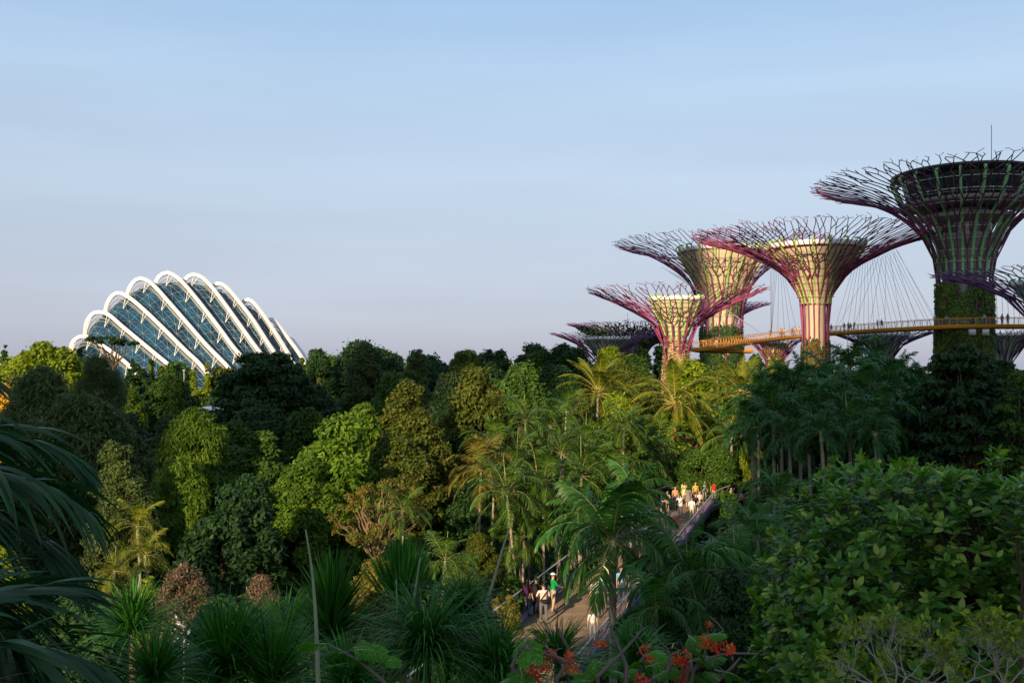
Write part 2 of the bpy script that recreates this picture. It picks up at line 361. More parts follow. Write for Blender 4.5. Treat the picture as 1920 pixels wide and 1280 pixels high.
        nn = unit(o + rg.normal(0, .45, (n, 3)) + np.array([0, 0, .35])); d = unit(np.array([0, 0, -.7]) + rg.normal(0, .7, (n, 3))); d = unit(d - nn * (d * nn).sum(1, keepdims=True)); sdv = np.cross(nn, d)
        pl.leaves(cpos, d, sdv, size * rg.uniform(.6, 1.3, n), size * rg.uniform(.4, .8, n), 0, np.clip(.5 + .22 * fine + rg.normal(0, .2, n), 0, 1))
        pl.build('vertical_garden', mat, t)
    if special: special(t, rg)
    return t
PUR, VIO, DPU = M_purple, M_violet, M_darkpurple
def rescale(pairs, k): return [(r * k, max(0.0 if i == 0 else 0.5, 14 + (z - 14) * k)) for i, (r, z) in enumerate(pairs)]
# A: the tallest one with the glazed observation deck
def deck_a(t, rg):
    c = MB()                                                            # floors stacked in a widening drum
    c.lathe([(4.0, 34.6), (5.3, 36.6), (5.4, 37.0), (4.2, 37.05)], 64); c.lathe([(4.3, 38.9), (7.3, 39.9), (7.4, 40.3), (4.3, 40.4)], 64); c.lathe([(4.3, 41.6), (9.8, 41.9), (10.4, 42.5), (10.2, 42.55), (4, 42.5)], 64)
    c.build('floor_ring', M_concd, t, True)
    gl = MB(); gl.lathe([(9.0, 42.6), (9.75, 45.6), (9.9, 46.6)], 64); gl.lathe([(4.25, 36.9), (4.3, 42)], 64)
    gl.build('glazing', pmat('dark_deck_glass', (.012, .035, .04), .12, 0, .3, .5, .6), t, True)
    rf = MB(); rf.lathe([(9.9, 46.5), (11.6, 47.0), (11.8, 47.35), (11.2, 47.6), (.01, 47.9)], 64); rf.build('roof', pmat('dark_roof', (.02, .025, .028), .4), t, True)
    rl = MB(); a = np.arange(64) / 64 * 2 * math.pi
    for z in (43.1, 43.6): rl.tube(np.stack([10.35 * np.cos(a), 10.35 * np.sin(a), 0 * a + z], 1), .035, 4, 0, False, closed=True)
    for q in a[::2]: rl.tube([(10.35 * math.cos(q), 10.35 * math.sin(q), 42.5), (10.35 * math.cos(q), 10.35 * math.sin(q), 43.6)], .03, 4, 0, False)
    rl.build('railing', M_hoop, t)
    mu = MB()
    for q in a[::2]: mu.tube([(9.05 * math.cos(q), 9.05 * math.sin(q), 42.6), (9.8 * math.cos(q), 9.8 * math.sin(q), 45.7), (9.97 * math.cos(q), 9.97 * math.sin(q), 46.6)], .06, 4, 0, False)
    mu.build('mullion', pmat('mullion_metal', (.09, .11, .11), .5), t)
    an = MB(); an.tube([(3.2, -3, 47.5), (3.2, -3, 55.2)], .06, 5); an.build('antenna', M_concd, t)
    an = MB(); an.tube([(-9.3, -3, 46.8), (-9.3, -3, 50)], .03, 4); an.build('antenna', M_concd, t)
    for q in (-1.75, -1.28): lb = MB(); lb.box((4.9 * math.cos(q), 4.9 * math.sin(q), 20.4), (1.1, .3, 1.0)); lb.build('lamp_box', M_white, t)
supertree('tallest purple steel supertree with dark glazed observation deck on top', 1808, 170,
    [(4.9, 0), (4.5, 12), (4.3, 26), (4.4, 30), (4.95, 33.3), (6.1, 36.2), (8.4, 39), (10.8, 41.1), (13.7, 42.8), (16.6, 44), (20.5, 45), (24.3, 46.0)],
    [(3.5, 0.1), (3.5, 30), (3.8, 33.4), (4.2, 37.3)], 20, (0, 29.6, L['walld'], 9500, .55), 20, .115, (DPU, M_ribd, M_concd), 3, None, special=deck_a, rib0=30, ribprof=[(3.5, 0.1), (3.5, 30), (3.9, 33.4), (5.0, 36.5), (6.9, 39.9), (9.0, 42.0), (10.9, 45.9)])
# B
supertree('tall supertree with cream funnel, its trunk passing through the bend of the skyway', 1529, 180,
    rescale([(3.0, 0), (2.7, 12), (2.55, 22), (2.8, 27.4), (3.9, 30.7), (6.5, 33.5), (8.8, 35.2), (12.4, 37), (15.8, 38.6), (20.5, 40.1), (23.8, 41)], .9),
    rescale([(1.9, 0.1), (1.95, 20), (2.0, 26.5), (3.2, 30.5), (5.7, 34.2), (8.3, 37.6), (9.1, 39.0)], .9), 16, (0, 20.2, L['wall'], 3000, .55), 18, .10, (PUR, M_rib, M_concrete), 5, 1.0, rib0=25.6)
# C
supertree('supertree with cream funnel standing inside the hooked end of the skyway', 1353, 222,
    rescale([(4.2, 0), (3.9, 12), (3.8, 20), (4.0, 24), (4.6, 28.1), (5.7, 30.2), (7.4, 32.1), (9.7, 33.9), (12.1, 35.4), (15, 36.8), (18.2, 37.5), (20.1, 38.2)], 1.168),
    rescale([(2.8, 0.1), (2.8, 22), (3.0, 26.5), (4.3, 30), (6.0, 33.2), (7.4, 35.8), (7.9, 37.0)], 1.168), 20, (0, 24.5, L['deep'], 5200, .6), 18, .10, (PUR, M_rib, M_concrete), 7, .9, rib0=25.7)  # dark planting; the deep leaf colour also carries shade below the skyway
# D
supertree('small red-purple supertree whose trunk is wrapped in cream blossoms', 1268, 140,
    [(2.05, 0), (1.9, 10), (1.65, 16), (1.7, 18.3), (2.4, 19.8), (3.4, 20.8), (4.5, 21.4), (6.2, 22.4), (8, 23.3), (9.7, 24.1), (11.1, 24.6), (11.8, 25)],
    [(1.0, 0.1), (1.0, 17.5), (1.35, 19), (2.2, 21.2), (3.1, 23.2), (3.5, 24.1)], 13, (0, 18.9, L['bloom'], 2600, .42), 14, .072, (PUR, M_rib, M_concrete), 11, .55, twig=.9, rib0=17.8)
# E, F
supertree('low violet supertree far off with pale teal funnel, rising behind a yellow-green tree', 1137, 212,
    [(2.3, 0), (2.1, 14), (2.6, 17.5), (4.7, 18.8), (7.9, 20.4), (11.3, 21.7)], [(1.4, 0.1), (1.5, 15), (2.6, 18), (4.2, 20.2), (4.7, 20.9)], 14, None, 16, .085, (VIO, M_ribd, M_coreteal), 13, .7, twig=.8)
def leafy_f(t, rg):
    n = 2600; a = rg.uniform(0, 2 * math.pi, n); r = rg.uniform(6.5, 14.2, n); z = 20.8 + (r - 6.5) / 8 * 4.0 + rg.normal(.25, .3, n)
    m = MB(); d = unit(rg.normal(0, 1, (n, 3))); m.leaves(np.stack([r * np.cos(a), r * np.sin(a), z], 1), d, unit(np.cross(d, rg.normal(0, 1, (n, 3)))), .75, .5, 0, rg.random(n))
    m.build('crown_planting', L['deep'], t)
    an = MB(); an.tube([(-1.4, 0, 25), (-1.4, 0, 28.5)], .05, 4); an.build('antenna', M_concd, t)
supertree('far supertree with a flat crown dark with planting, behind the teal-funnelled one', 1187, 250,
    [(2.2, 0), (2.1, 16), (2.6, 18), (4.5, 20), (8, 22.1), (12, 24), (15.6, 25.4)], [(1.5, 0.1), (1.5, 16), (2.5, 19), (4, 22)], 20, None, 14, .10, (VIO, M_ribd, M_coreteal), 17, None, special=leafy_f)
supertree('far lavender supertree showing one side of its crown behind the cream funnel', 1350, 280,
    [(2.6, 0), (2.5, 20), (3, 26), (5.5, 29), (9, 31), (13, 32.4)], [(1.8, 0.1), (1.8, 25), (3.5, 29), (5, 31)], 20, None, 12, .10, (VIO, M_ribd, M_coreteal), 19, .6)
supertree('little supertree lit yellow-green, just under the orange skyway', 1452, 235,
    [(1.7, 0), (1.6, 12), (1.8, 15), (2.3, 17.5), (3.6, 19.4), (5.4, 20.6), (7.0, 21.3)], [(.9, 0.1), (.95, 14), (1.5, 17), (2.7, 19.7), (3.2, 20.6)], 11, (6, 20, L['olive'], 900, .5), 14, .085, (PUR, M_rib, M_concrete), 23, .5, twig=.7)
supertree('grey-violet supertree in shade below the skyway, right of the planted trunk', 1654, 214,
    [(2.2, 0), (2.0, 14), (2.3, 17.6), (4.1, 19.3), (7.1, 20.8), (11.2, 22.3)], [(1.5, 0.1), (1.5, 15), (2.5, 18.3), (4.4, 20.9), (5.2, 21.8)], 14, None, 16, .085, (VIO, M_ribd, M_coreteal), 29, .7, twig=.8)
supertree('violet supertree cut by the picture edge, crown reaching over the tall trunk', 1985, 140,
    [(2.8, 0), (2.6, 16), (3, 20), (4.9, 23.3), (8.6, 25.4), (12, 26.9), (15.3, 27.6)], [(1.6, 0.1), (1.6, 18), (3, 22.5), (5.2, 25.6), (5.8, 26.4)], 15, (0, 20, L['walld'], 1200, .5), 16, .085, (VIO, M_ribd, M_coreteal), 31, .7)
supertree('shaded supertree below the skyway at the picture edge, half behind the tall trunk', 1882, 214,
    [(2, 0), (1.8, 14), (2.0, 17.3), (3.6, 19.4), (6.4, 20.9), (10.5, 22.2)], [(1.2, 0.1), (1.2, 15), (2.3, 18.3), (4.2, 20.9), (5, 21.8)], 13, (0, 15.5, L['walld'], 1000, .5), 16, .085, (VIO, M_ribd, M_coreteal), 37, .7, twig=.8)

# ------------------------------------------------------------------ skyway
sk_pts = [(2050, 611, 160), (1930, 609.5, 159), (1808, 610, 161), (1730, 613, 168), (1650, 617.5, 180), (1590, 621.5, 195), (1530, 625.5, 206), (1480, 630.5, 203), (1420, 638, 190), (1370, 645, 174), (1335, 650, 166), (1316, 652.5, 163.5),
          (1309, 653.2, 165.5), (1314, 654, 169.5), (1335, 655, 174), (1370, 655.8, 178), (1403, 656, 181)]
skc = resample(crom([P(*p) for p in sk_pts], 10), 170)
SKW = thing('skyway', 'long orange aerial walkway hung between the supertrees', 'walkway', (0, 0, 0))
tn = np.gradient(skc, axis=0); tn[:, 2] = 0; tn = unit(tn); sd = np.stack([tn[:, 1], -tn[:, 0], 0 * tn[:, 0]], 1)
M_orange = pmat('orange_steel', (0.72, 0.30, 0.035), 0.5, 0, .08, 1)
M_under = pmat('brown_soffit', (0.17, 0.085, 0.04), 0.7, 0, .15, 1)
HWK = 1.15
dk = MB(); up = np.array([0, 0, 1.0])
ring = [(-HWK, .0), (-HWK, -.34), (-HWK * .45, -.62), (HWK * .45, -.62), (HWK, -.34), (HWK, 0.), (-HWK, .0)]
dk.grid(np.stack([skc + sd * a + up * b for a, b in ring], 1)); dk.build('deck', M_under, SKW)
for sgn in (-1, 1):
    e = MB(); c = skc + sd * sgn * (HWK + .04)
    e.grid(np.stack([c + up * .12 - sd * .05, c + up * .12 + sd * .05, c - up * .5 + sd * .05, c - up * .5 - sd * .05, c + up * .12 - sd * .05], 1)); e.build('edge_beam', M_orange, SKW)
    rl = MB(); top = skc + sd * sgn * (HWK + .22) + up * 1.15
    rl.tube(top, .05, 5)
    for i in range(0, 170, 2):
        rl.tube([skc[i] + sd[i] * sgn * (HWK + .03) + up * .1, top[i]], .05, 4, 0, False)
    rl.build('railing', M_orange, SKW)
    ms = MB()
    for q in (.35, .6, .85): ms.tube(skc + sd * sgn * (HWK + .03 + (.19 * q / 1.15)) + up * q, .012, 3, 0, False)
    ms.build('mesh_infill', M_hoop, SKW)
M_cable = pmat('cable', (.33, .31, .30), .5, .3)
def cable(a, b):
    c = MB(); c.tube([a, b], .026, 4, 0, False); c.build('cable', M_cable, SKW)
def skat(px):
    pp = 960 + skc[:100, 0] / skc[:100, 1] * FPX
    return skc[int(np.abs(pp - px).argmin())]
rgc = np.random.default_rng(4)
for i, px in enumerate(np.linspace(1562, 1752, 19)):                    # from B's crown down to the deck
    a = P(1600 + (px - 1562) * .42, 500 - (px - 1562) * .17, 177 - (px - 1562) * .03); cable(a, skat(px) + Vector((0, -1.2, .2)))
    if i % 3 == 0: cable(P(1640 + (px - 1562) * .22, 488 - (px - 1562) * .1, 175), skat(px + 8) + Vector((0, 1.2, .2)))
for px in np.linspace(1392, 1492, 9):
    cable(P(1470 - (1492 - px) * .26, 515 - (1492 - px) * .17, 179), skat(px) + Vector((0, -1.2, .2)))
for px in np.linspace(1312, 1350, 5): cable(P(1240 + (px - 1312) * .8, 500 + (px - 1312) * .4, 218), skat(px) + Vector((-.6, -.8, .2)))
for px in np.linspace(1866, 1918, 6): cable(P(1868 + (px - 1866) * 1.0, 548 + (px - 1866) * .3, 143), skat(px) + Vector((0, -1.2, .2)))

# ------------------------------------------------------------------ glass conservatory
ARC = [[(118, 712), (125, 690), (140, 620), (200, 580), (270, 590), (330, 630), (420, 690), (545, 790)],
       [(226, 640), (230, 560), (240, 480), (280, 420), (330, 405), (400, 425), (500, 510), (620, 610), (740, 710), (850, 805)],
       [(366, 480), (375, 400), (395, 330), (440, 275), (490, 270), (560, 310), (660, 395), (800, 530), (950, 680), (1060, 785)],
       [(528, 340), (535, 275), (560, 210), (610, 165), (660, 170), (720, 210), (820, 320), (960, 480), (1100, 640), (1265, 810)],
       [(715, 280), (735, 200), (760, 150), (810, 122), (860, 135), (930, 190), (1040, 320), (1180, 500), (1290, 650), (1390, 770)],
       [(925, 270), (940, 190), (960, 158), (1000, 135), (1050, 145), (1110, 190), (1200, 300), (1330, 480), (1430, 620), (1520, 745)],
       [(1125, 330), (1140, 240), (1165, 207), (1200, 200), (1250, 230), (1320, 310), (1430, 450), (1540, 620), (1625, 750)],
       [(1340, 430), (1355, 350), (1375, 325), (1415, 318), (1470, 370), (1550, 480), (1640, 620), (1720, 760)],
       [(1525, 540), (1540, 480), (1560, 455), (1600, 478), (1680, 580), (1790, 735)],
       [(1690, 650), (1698, 605), (1715, 600), (1745, 640), (1815, 740)]]
DOME = thing('glass_conservatory', 'shell-shaped glass conservatory with white arched ribs, behind the trees', 'conservatory', (PX(350, 270), 270, 0))
dloc = np.array(DOME.location)
NS = 64; arcs = []
for pts in ARC:
    q = [(100 + x / 3.84, 480 + y / 3.84) for x, y in pts]
    q = [(q[0][0] - 4, 775)] + [(q[0][0] - 2, (q[0][1] + 775) / 2)] + q
    dx, dy = q[-1][0] - q[-2][0], q[-1][1] - q[-2][1]; k = (775 - q[-1][1]) / dy
    q += [(q[-1][0] + dx * k * .35, q[-1][1] + dy * k * .5), (q[-1][0] + dx * k * .5, 775)]
    q = resample(crom(q, 8), NS); s = np.linspace(0, 1, NS)
    dep = 292 - 50 * s ** 1.2
    arcs.append(np.array([P(a, b, d) for (a, b), d in zip(q, dep)]) - dloc)
M_arch = pmat('white_arch_steel', (.82, .80, .76), .45, 0, .03, .3)
M_truss = pmat('brown_truss_steel', (.36, .32, .27), .5, 0, .1, 1)
M_glz = pmat('glazing_bar', (.24, .33, .36), .4, 0, .1, 1)
glc = [a + np.array([.5, 1.2, -2.5]) - np.array([0, 0, .0]) for a in arcs]
for a, gcv in zip(arcs, glc):
    ar = MB(); tg = unit(np.gradient(a, axis=0)); sdv = unit(np.cross(tg, np.array([0.35, -1, 0.15]))); dp = np.cross(tg, sdv)
    tb = np.stack([a + sdv * .5 - dp * .42, a + sdv * .5 + dp * .42, a - sdv * .5 + dp * .42, a - sdv * .5 - dp * .42, a + sdv * .5 - dp * .42], 1)
    ar.grid(tb); ar.build('arch_rib', M_arch, DOME)
    tr_ = MB(); lo = a * .45 + gcv * .55 + np.array([-.2, 0, -.2]); tr_.tube(lo, .16, 4, 0, False); tr_.tube(lo + np.array([.6, .5, -.3]), .10, 4, 0, False); tr_.build('truss', M_truss, DOME)
    for i in range(9, NS - 8, 5):
        st = MB(); g0 = gcv[i] + np.array([-1.2, -1.4, -1.0])
        st.tube([a[i], g0], .09, 4, 0, False); st.tube([a[min(i + 1, NS - 1)], g0], .09, 4, 0, False); st.build('strut', M_arch, DOME)
SUB = 4
G = np.array(glc); n_arc = len(ARC)
surf = np.array([crom(G[:, j], SUB) for j in range(NS)])               # (NS, n_arc*SUB.., 3)
back = surf[:, :1] + np.array([-14, 18, -6.0]) * np.linspace(1, 0, 4)[None, :-1, None]; back[..., 2] = np.maximum(back[..., 2], 0)
surf = np.concatenate([back, surf], 1)
gm = MB(); gm.grid(surf)
mg = bpy.data.materials.new('blue_conservatory_glass'); mg.use_nodes = True; n = mg.node_tree; b = n.nodes['Principled BSDF']
b.inputs['Base Color'].default_value = (.014, .062, .105, 1); b.inputs['Roughness'].default_value = .12; b.inputs['Specular IOR Level'].default_value = .55
tcn = n.nodes.new('ShaderNodeTexCoord'); nn = n.nodes.new('ShaderNodeTexNoise'); nn.inputs['Scale'].default_value = .12; link(n, tcn.outputs['Object'], nn.inputs['Vector'])
cr = n.nodes.new('ShaderNodeValToRGB'); cr.color_ramp.elements[0].color = (.003, .018, .050, 1); cr.color_ramp.elements[1].color = (.011, .066, .135, 1); cr.color_ramp.elements[0].position = .35; cr.color_ramp.elements[1].position = .65
link(n, nn.outputs['Fac'], cr.inputs[0]); link(n, cr.outputs[0], b.inputs['Base Color'])
tp = n.nodes.new('ShaderNodeBsdfTransparent'); tp.inputs[0].default_value = (.6, .82, .95, 1); mx = n.nodes.new('ShaderNodeMixShader'); mx.inputs[0].default_value = .18
link(n, b.outputs[0], mx.inputs[1]); link(n, tp.outputs[0], mx.inputs[2]); link(n, mx.outputs[0], n.nodes['Material Output'].inputs['Surface'])
gm.build('glazing', mg, DOME, True)
bars = MB(); cs = surf + np.array([-.12, -.2, .1]); cc = cs[:, ::1]
for j in range(0, cc.shape[1]):
    bars.tube(cc[:, j], (.06 if (j - 3) % SUB else .18), 3, 0, False)
for i in range(2, NS, 2): bars.tube(cc[i], .06, 3, 0, False)
for i in range(0, NS - 2, 2):
    for j in range(0, cc.shape[1] - 1):
        if (i // 2 + j) % 2: bars.tube([cc[i, j], cc[i + 2, j + 1]], .042, 3, 0, False)
        else: bars.tube([cc[i, j + 1], cc[i + 2, j]], .042, 3, 0, False)
bars.build('glazing_bars', M_glz, DOME)
# small pale buildings glimpsed at the horizon
def lowblock(label, x0, x1, y0, D, n):
    w = (x1 - x0) / FPX * D; h = PZ(y0, D); t = thing('low_building', label, 'building', (PX((x0 + x1) / 2, D), D, 0))
    b = MB(); b.box((0, 0, h / 2), (w, 14, h)); b.build('wall', pmat('pale_wall', (.7, .66, .6), .7, 0, .05, .2), t)
    r = MB(); r.box((0, 0, h + .25), (w + .8, 15, .5)); r.build('roof', M_concd, t)
    for k in range(n):
        wd = MB(); wd.box((-w / 2 + (k + .5) * w / n, -7.03, h * .75), (w / n * .6, .1, h * .22)); wd.build('window', pmat('dark_window', (.03, .04, .05), .15), t)
lowblock('low white building at the far left edge above the treetops', -30, 22, 676, 330, 7)
lowblock('small white flat-roofed annexe just left of the conservatory', 106, 140, 656, 300, 5)
lowblock('pale distant building at the horizon between palms and the planted trunk', 1676, 1735, 690, 600, 8)
# ------------------------------------------------------------------ broadleaf trees
def limb_path(rg, a, b, wob=.12, n=6):
    a, b = np.asarray(a, float), np.asarray(b, float); t = np.linspace(0, 1, n)[:, None]; ln = np.linalg.norm(b - a)
    mid = a + (b - a) * t; mid[:, 2] += np.sin(t[:, 0] * math.pi) * ln * .08
    mid[1:-1] += rg.normal(0, wob * ln / n * 1.5, (n - 2, 3)); return mid
def tree(label, px, ytop, wpx, hpx, D, mat, leaf=None, aspect=.5, lobes=16, shape='dome', trunk=None, seed=None, name='broadleaf_tree', cat='tree', cover=3.0, depth=1.0, group=None, droop=.25, bare=0, lobe_r=.34, tw=1.0, flat=.78, maxn=90000, base=None, jag=.32, layer=0, inner=.3, skirt=None):
    s = FPX / D; rg = np.random.default_rng(seed if seed is not None else abs(hash_(label)))
    X = PX(px, D); W = wpx / s / 2 * (1.12 if lobes > 13 else 1.25 if shape != 'cone' else 1); H = hpx / s; ztop = PZ(ytop, D); gz = ground_z(X, D) if base is None else base
    zb = max(ztop - H, gz + .15)
    if skirt is None: skirt = .22 if shape in ('dome', 'ball') else 0
    if skirt: z2 = max(gz + .15, min(zb, gz + skirt * (ztop - gz))); lobes = int(lobes * 1.5 * max(1, (ztop - z2) / max(ztop - zb, .5)) ** .8); zb = z2
    H = ztop - zb
    t = thing(name, label, cat, (X, D, gz), 0, group); zb -= gz; ztop -= gz
    Wd = min(W * depth, W)
    lobes = int(lobes * 2.3); lobe_r *= .66; pa, pb, pc = rg.uniform(0, 6.28, 3)
    # lobes
    c = []
    for k in range(lobes):
        a = rg.uniform(0, 2 * math.pi); u = rg.random()
        if shape == 'dome': z = u ** .8; rr = math.sqrt(max(0, 1 - (max(z - .25, 0) / .75) ** 2)) * (.5 + .5 * rg.random() ** .35) * (.8 + .2 * min(1, z * 4))
        elif shape == 'cone': z = u; rr = (1 - z * .88) * (.4 + .6 * rg.random() ** .5)
        elif shape == 'ball': z = u; rr = math.sqrt(max(0, 1 - (2 * z - 1) ** 2)) * (.5 + .5 * rg.random() ** .5)
        elif shape == 'flat': z = .55 + .45 * u; rr = rg.random() ** .5
        else: z = u; rr = (.75 + .25 * math.sin(z * 9)) * rg.random() ** .5          # column
        rr *= 1 + .16 * math.sin(2 * a + pa) + .10 * math.sin(3 * a + pb + z * 2); c.append((rr * math.cos(a), rr * math.sin(a), z * (1 + .12 * math.sin(a + pc)) if shape == 'dome' else z))
    c = np.array(c); mean = min(W, H / 2)
    rl = lobe_r * mean * rg.uniform(.55, 1.35, lobes)
    C = np.stack([c[:, 0] * np.maximum(W - rl * .8, .05 * W), c[:, 1] * np.maximum(Wd - rl * .8, .05 * W), zb + rl * flat * .8 + c[:, 2] * np.maximum(H - rl * flat * 1.75, .05)], 1)
    C[np.argmax(C[:, 2]), 2] = ztop - rl[np.argmax(C[:, 2])] * flat
    if layer: C[:, 2] = zb + np.round((C[:, 2] - zb) / layer) * layer
    ll = leaf or max(.11, D * .0034); lw = ll * aspect
    area = (4 * math.pi * rl ** 2).sum() * .6
    n = int(min(maxn, cover * area / (ll * lw * .5))); 
    if n >= maxn: k_ = math.sqrt(cover * area / (ll * lw * .5) / maxn); ll *= k_; lw *= k_
    li = rg.choice(lobes, n, p=rl ** 2 / (rl ** 2).sum())
    d = unit(rg.normal(0, 1, (n, 3)) + np.array([0, 0, .35])); rad = np.where(rg.random(n) < inner, rg.uniform(.2, .8, n), rg.uniform(.74, 1.16, n))
    lump = 1 + .16 * np.sin(d[:, 0] * 5 + li) * np.sin(d[:, 1] * 6 + li * 2) + .1 * np.sin(d[:, 2] * 11 + li)
    if jag: rad = rad + (rg.random(n) < .12) * rg.uniform(0, jag, n)
    p = C[li] + d * (rl[li] * rad * lump)[:, None] * np.array([1, 1, flat])
    keep = p[:, 2] > .1
    q_ = (p / np.array([1, 1, flat])).astype(np.float32); Cq = (C / np.array([1, 1, flat])).astype(np.float32); mn = np.full(n, 9, np.float32)
    for j in range(lobes): dj = ((q_ - Cq[j]) ** 2).sum(1) / rl[j] ** 2; dj[li == j] = 9; np.minimum(mn, dj, out=mn)
    keep &= (mn > .36) | (rg.random(n) < .15)
    p, d, li = p[keep], d[keep], li[keep]; n = len(p)
    nor = unit(d * .8 + np.array([0, 0, .55]) + rg.normal(0, .55, (n, 3)))
    dirv = rg.normal(0, 1, (n, 3)) + d * .8 - np.array([0, 0, droop * 2]); dirv = unit(dirv - nor * (dirv * nor).sum(1, keepdims=True)); sd = np.cross(nor, dirv)
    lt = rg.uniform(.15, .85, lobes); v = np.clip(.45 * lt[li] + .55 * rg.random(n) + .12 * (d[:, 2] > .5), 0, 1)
    sz = rg.uniform(.65, 1.3, n)
    # wood
    wd = MB(); tr_ = (trunk or max(.10, min(.35, W * .06))) * tw; fork = np.array([0, 0, max(zb * .85, .25 * zb + .3)]) if zb > .6 else np.array([0, 0, .25])
    wd.tube(limb_path(rg, (0, 0, -.3), fork, .05), np.linspace(tr_ * 1.25, tr_ * .85, 6), 7)
    order = np.argsort(-rl)[: min(40, max(6, int(lobes * .6)))]
    for k in order: wd.tube(limb_path(rg, fork + rg.normal(0, .04, 3), C[k], .14), np.linspace(tr_ * .62, tr_ * .12, 6), 5, 0, False)
    if bare:
        for k in range(bare):
            k0 = rg.integers(lobes); a = C[k0]; b = a + unit(rg.normal(0, 1, 3) + np.array([0, 0, .6])) * rl[k0] * rg.uniform(.9, 1.4)
            wd.tube(limb_path(rg, fork * .4 + a * .6, b, .12), np.linspace(tr_ * .28, tr_ * .07, 6), 4, 0, False)
    bark = M_barktan if bare else M_bark
    wd.build('trunk', bark, t, True)
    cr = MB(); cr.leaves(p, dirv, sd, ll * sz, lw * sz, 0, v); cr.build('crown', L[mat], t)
    return t
def hash_(s):
    h = 7
    for ch in s: h = (h * 131 + ord(ch)) % 1000003
    return h
def twigs_rock(): pass

# far left and around the conservatory
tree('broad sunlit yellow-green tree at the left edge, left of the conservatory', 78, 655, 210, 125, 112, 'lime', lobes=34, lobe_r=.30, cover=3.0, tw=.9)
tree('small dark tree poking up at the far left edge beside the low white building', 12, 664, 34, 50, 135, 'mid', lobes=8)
tree('flat-topped dark little tree standing out against the first white arch', 213, 630, 74, 34, 175, 'dark', shape='flat', lobes=12, flat=.45, lobe_r=.5, jag=.3)
tree('wispy grey-green casuarina with pale bare twigs, tallest at the left', 185, 668, 150, 165, 78, 'grey', leaf=.19, aspect=.2, droop=1.1, shape='cone', lobes=26, bare=26, cover=1.4, name='casuarina_tree', jag=.5)
tree('wide wispy grey-green casuarina below the sunlit tree, thin pale trunks', 95, 712, 210, 125, 70, 'grey', leaf=.18, aspect=.2, droop=1.1, lobes=30, bare=34, cover=1.4, name='casuarina_tree', jag=.5)
tree('dim grey-green casuarina mass under the other two, above the dark foreground frond', 150, 760, 250, 90, 60, 'grey', leaf=.17, aspect=.2, droop=1.1, lobes=28, bare=30, cover=1.4, name='casuarina_tree', jag=.5)
tree('golden yellow blossoming tree at the left edge', 14, 737, 46, 42, 82, 'yellow', lobes=9, name='flowering_tree')
tree('olive shrubby tree under the broad sunlit tree', 30, 705, 110, 70, 95, 'olive', lobes=14)
tree('round dark-leaved tree with orange trunks beside the tall casuarina', 268, 690, 80, 75, 105, 'dark', lobes=14)
tree('spreading mid-green tree above the pink bougainvillea', 322, 716, 125, 100, 92, 'mid', lobes=22, droop=.5)
tree('bright yellow-green bush between casuarina and spreading tree', 245, 745, 60, 60, 88, 'bright', lobes=10)
tree('dark round tree in front of the fourth arch foot', 330, 684, 70, 60, 205, 'mid', lobes=12)
tree('small dark tree between the two left pairs of cypresses', 342, 694, 46, 50, 190, 'dark', lobes=10)
tree('dark pointed tree at the first arch foot', 247, 672, 30, 50, 190, 'dark', shape='cone', lobes=10)
tree('dull green tree beside the lamp mast below the glass', 420, 690, 70, 50, 190, 'olive', lobes=10)
tree('yellow-green hedge tree at the foot of the cypresses', 330, 722, 110, 50, 165, 'lime', lobes=14)
tree('yellow-green shrub tree right of the cypresses', 378, 728, 60, 45, 160, 'lime', lobes=10)
for lab, px, y0, h in (('first slim cypress from the left, sunlit, before the glass', 284, 674, 46), ('second slim cypress from the left, sunlit, before the glass', 302, 686, 42), ('third slim cypress from the left, sunlit, before the glass', 362, 694, 48),
                       ('tallest slim cypress, fourth from the left, sunlit before the glass', 388, 681, 56), ('stubby olive cypress, first of three at the right arches', 513, 669, 34), ('stubby olive cypress, middle of three at the right arches', 533, 672, 30), ('stubby olive cypress, last of three beside the rightmost arch', 566, 670, 30)):
    tree(lab, px, y0, 14, h, 185, 'lime' if px < 450 else 'olive', shape='cone', lobes=12, leaf=.5, lobe_r=.8, name='cypress_tree', group='cypresses before the conservatory', depth=1)
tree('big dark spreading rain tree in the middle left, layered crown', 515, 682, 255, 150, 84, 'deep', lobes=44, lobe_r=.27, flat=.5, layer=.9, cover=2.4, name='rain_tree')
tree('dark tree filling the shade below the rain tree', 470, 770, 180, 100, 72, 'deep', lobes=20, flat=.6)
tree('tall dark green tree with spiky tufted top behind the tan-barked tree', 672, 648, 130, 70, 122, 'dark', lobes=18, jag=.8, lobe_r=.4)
tree('dark leafy tree right of the conservatory, left of the tufted one', 600, 664, 80, 80, 118, 'dark', lobes=14)
tree('dark green tree falling away right of the tufted one', 735, 672, 80, 70, 116, 'dark', lobes=12)
tree('fine-leaved grey-green tree showing forked tan trunks', 692, 669, 100, 105, 96, 'grey', leaf=.28, aspect=.35, lobes=24, bare=14, tw=1.3, lobe_r=.36)
tree('fine-leaved dark tree between the forked tan tree and the pale leafy one', 782, 667, 66, 85, 98, 'grey', leaf=.3, aspect=.4, lobes=14)
tree('fine-leaved rounded tree with pale yellow foliage at its left side', 855, 668, 80, 85, 100, 'olive', leaf=.32, aspect=.4, lobes=18)
tree('low dark bush under the pale yellow-sided tree', 838, 712, 90, 60, 86, 'grey', lobes=12)
tree('pale dull tree at the skyline left of the dark round one', 893, 678, 40, 50, 118, 'olive', lobes=8)
tree('dark round tree at the skyline left of the pyramid tree', 935, 671, 70, 90, 104, 'deep', lobes=14)
tree('pyramid-shaped mid-green tree in the centre', 978, 682, 125, 110, 88, 'mid', shape='cone', lobes=26, lobe_r=.5, leaf=.32, maxn=20000)
tree('dark umbrella tree with gaps at the skyline left of the far supertree', 990, 656, 110, 46, 165, 'dark', lobes=18, flat=.5, jag=.5)
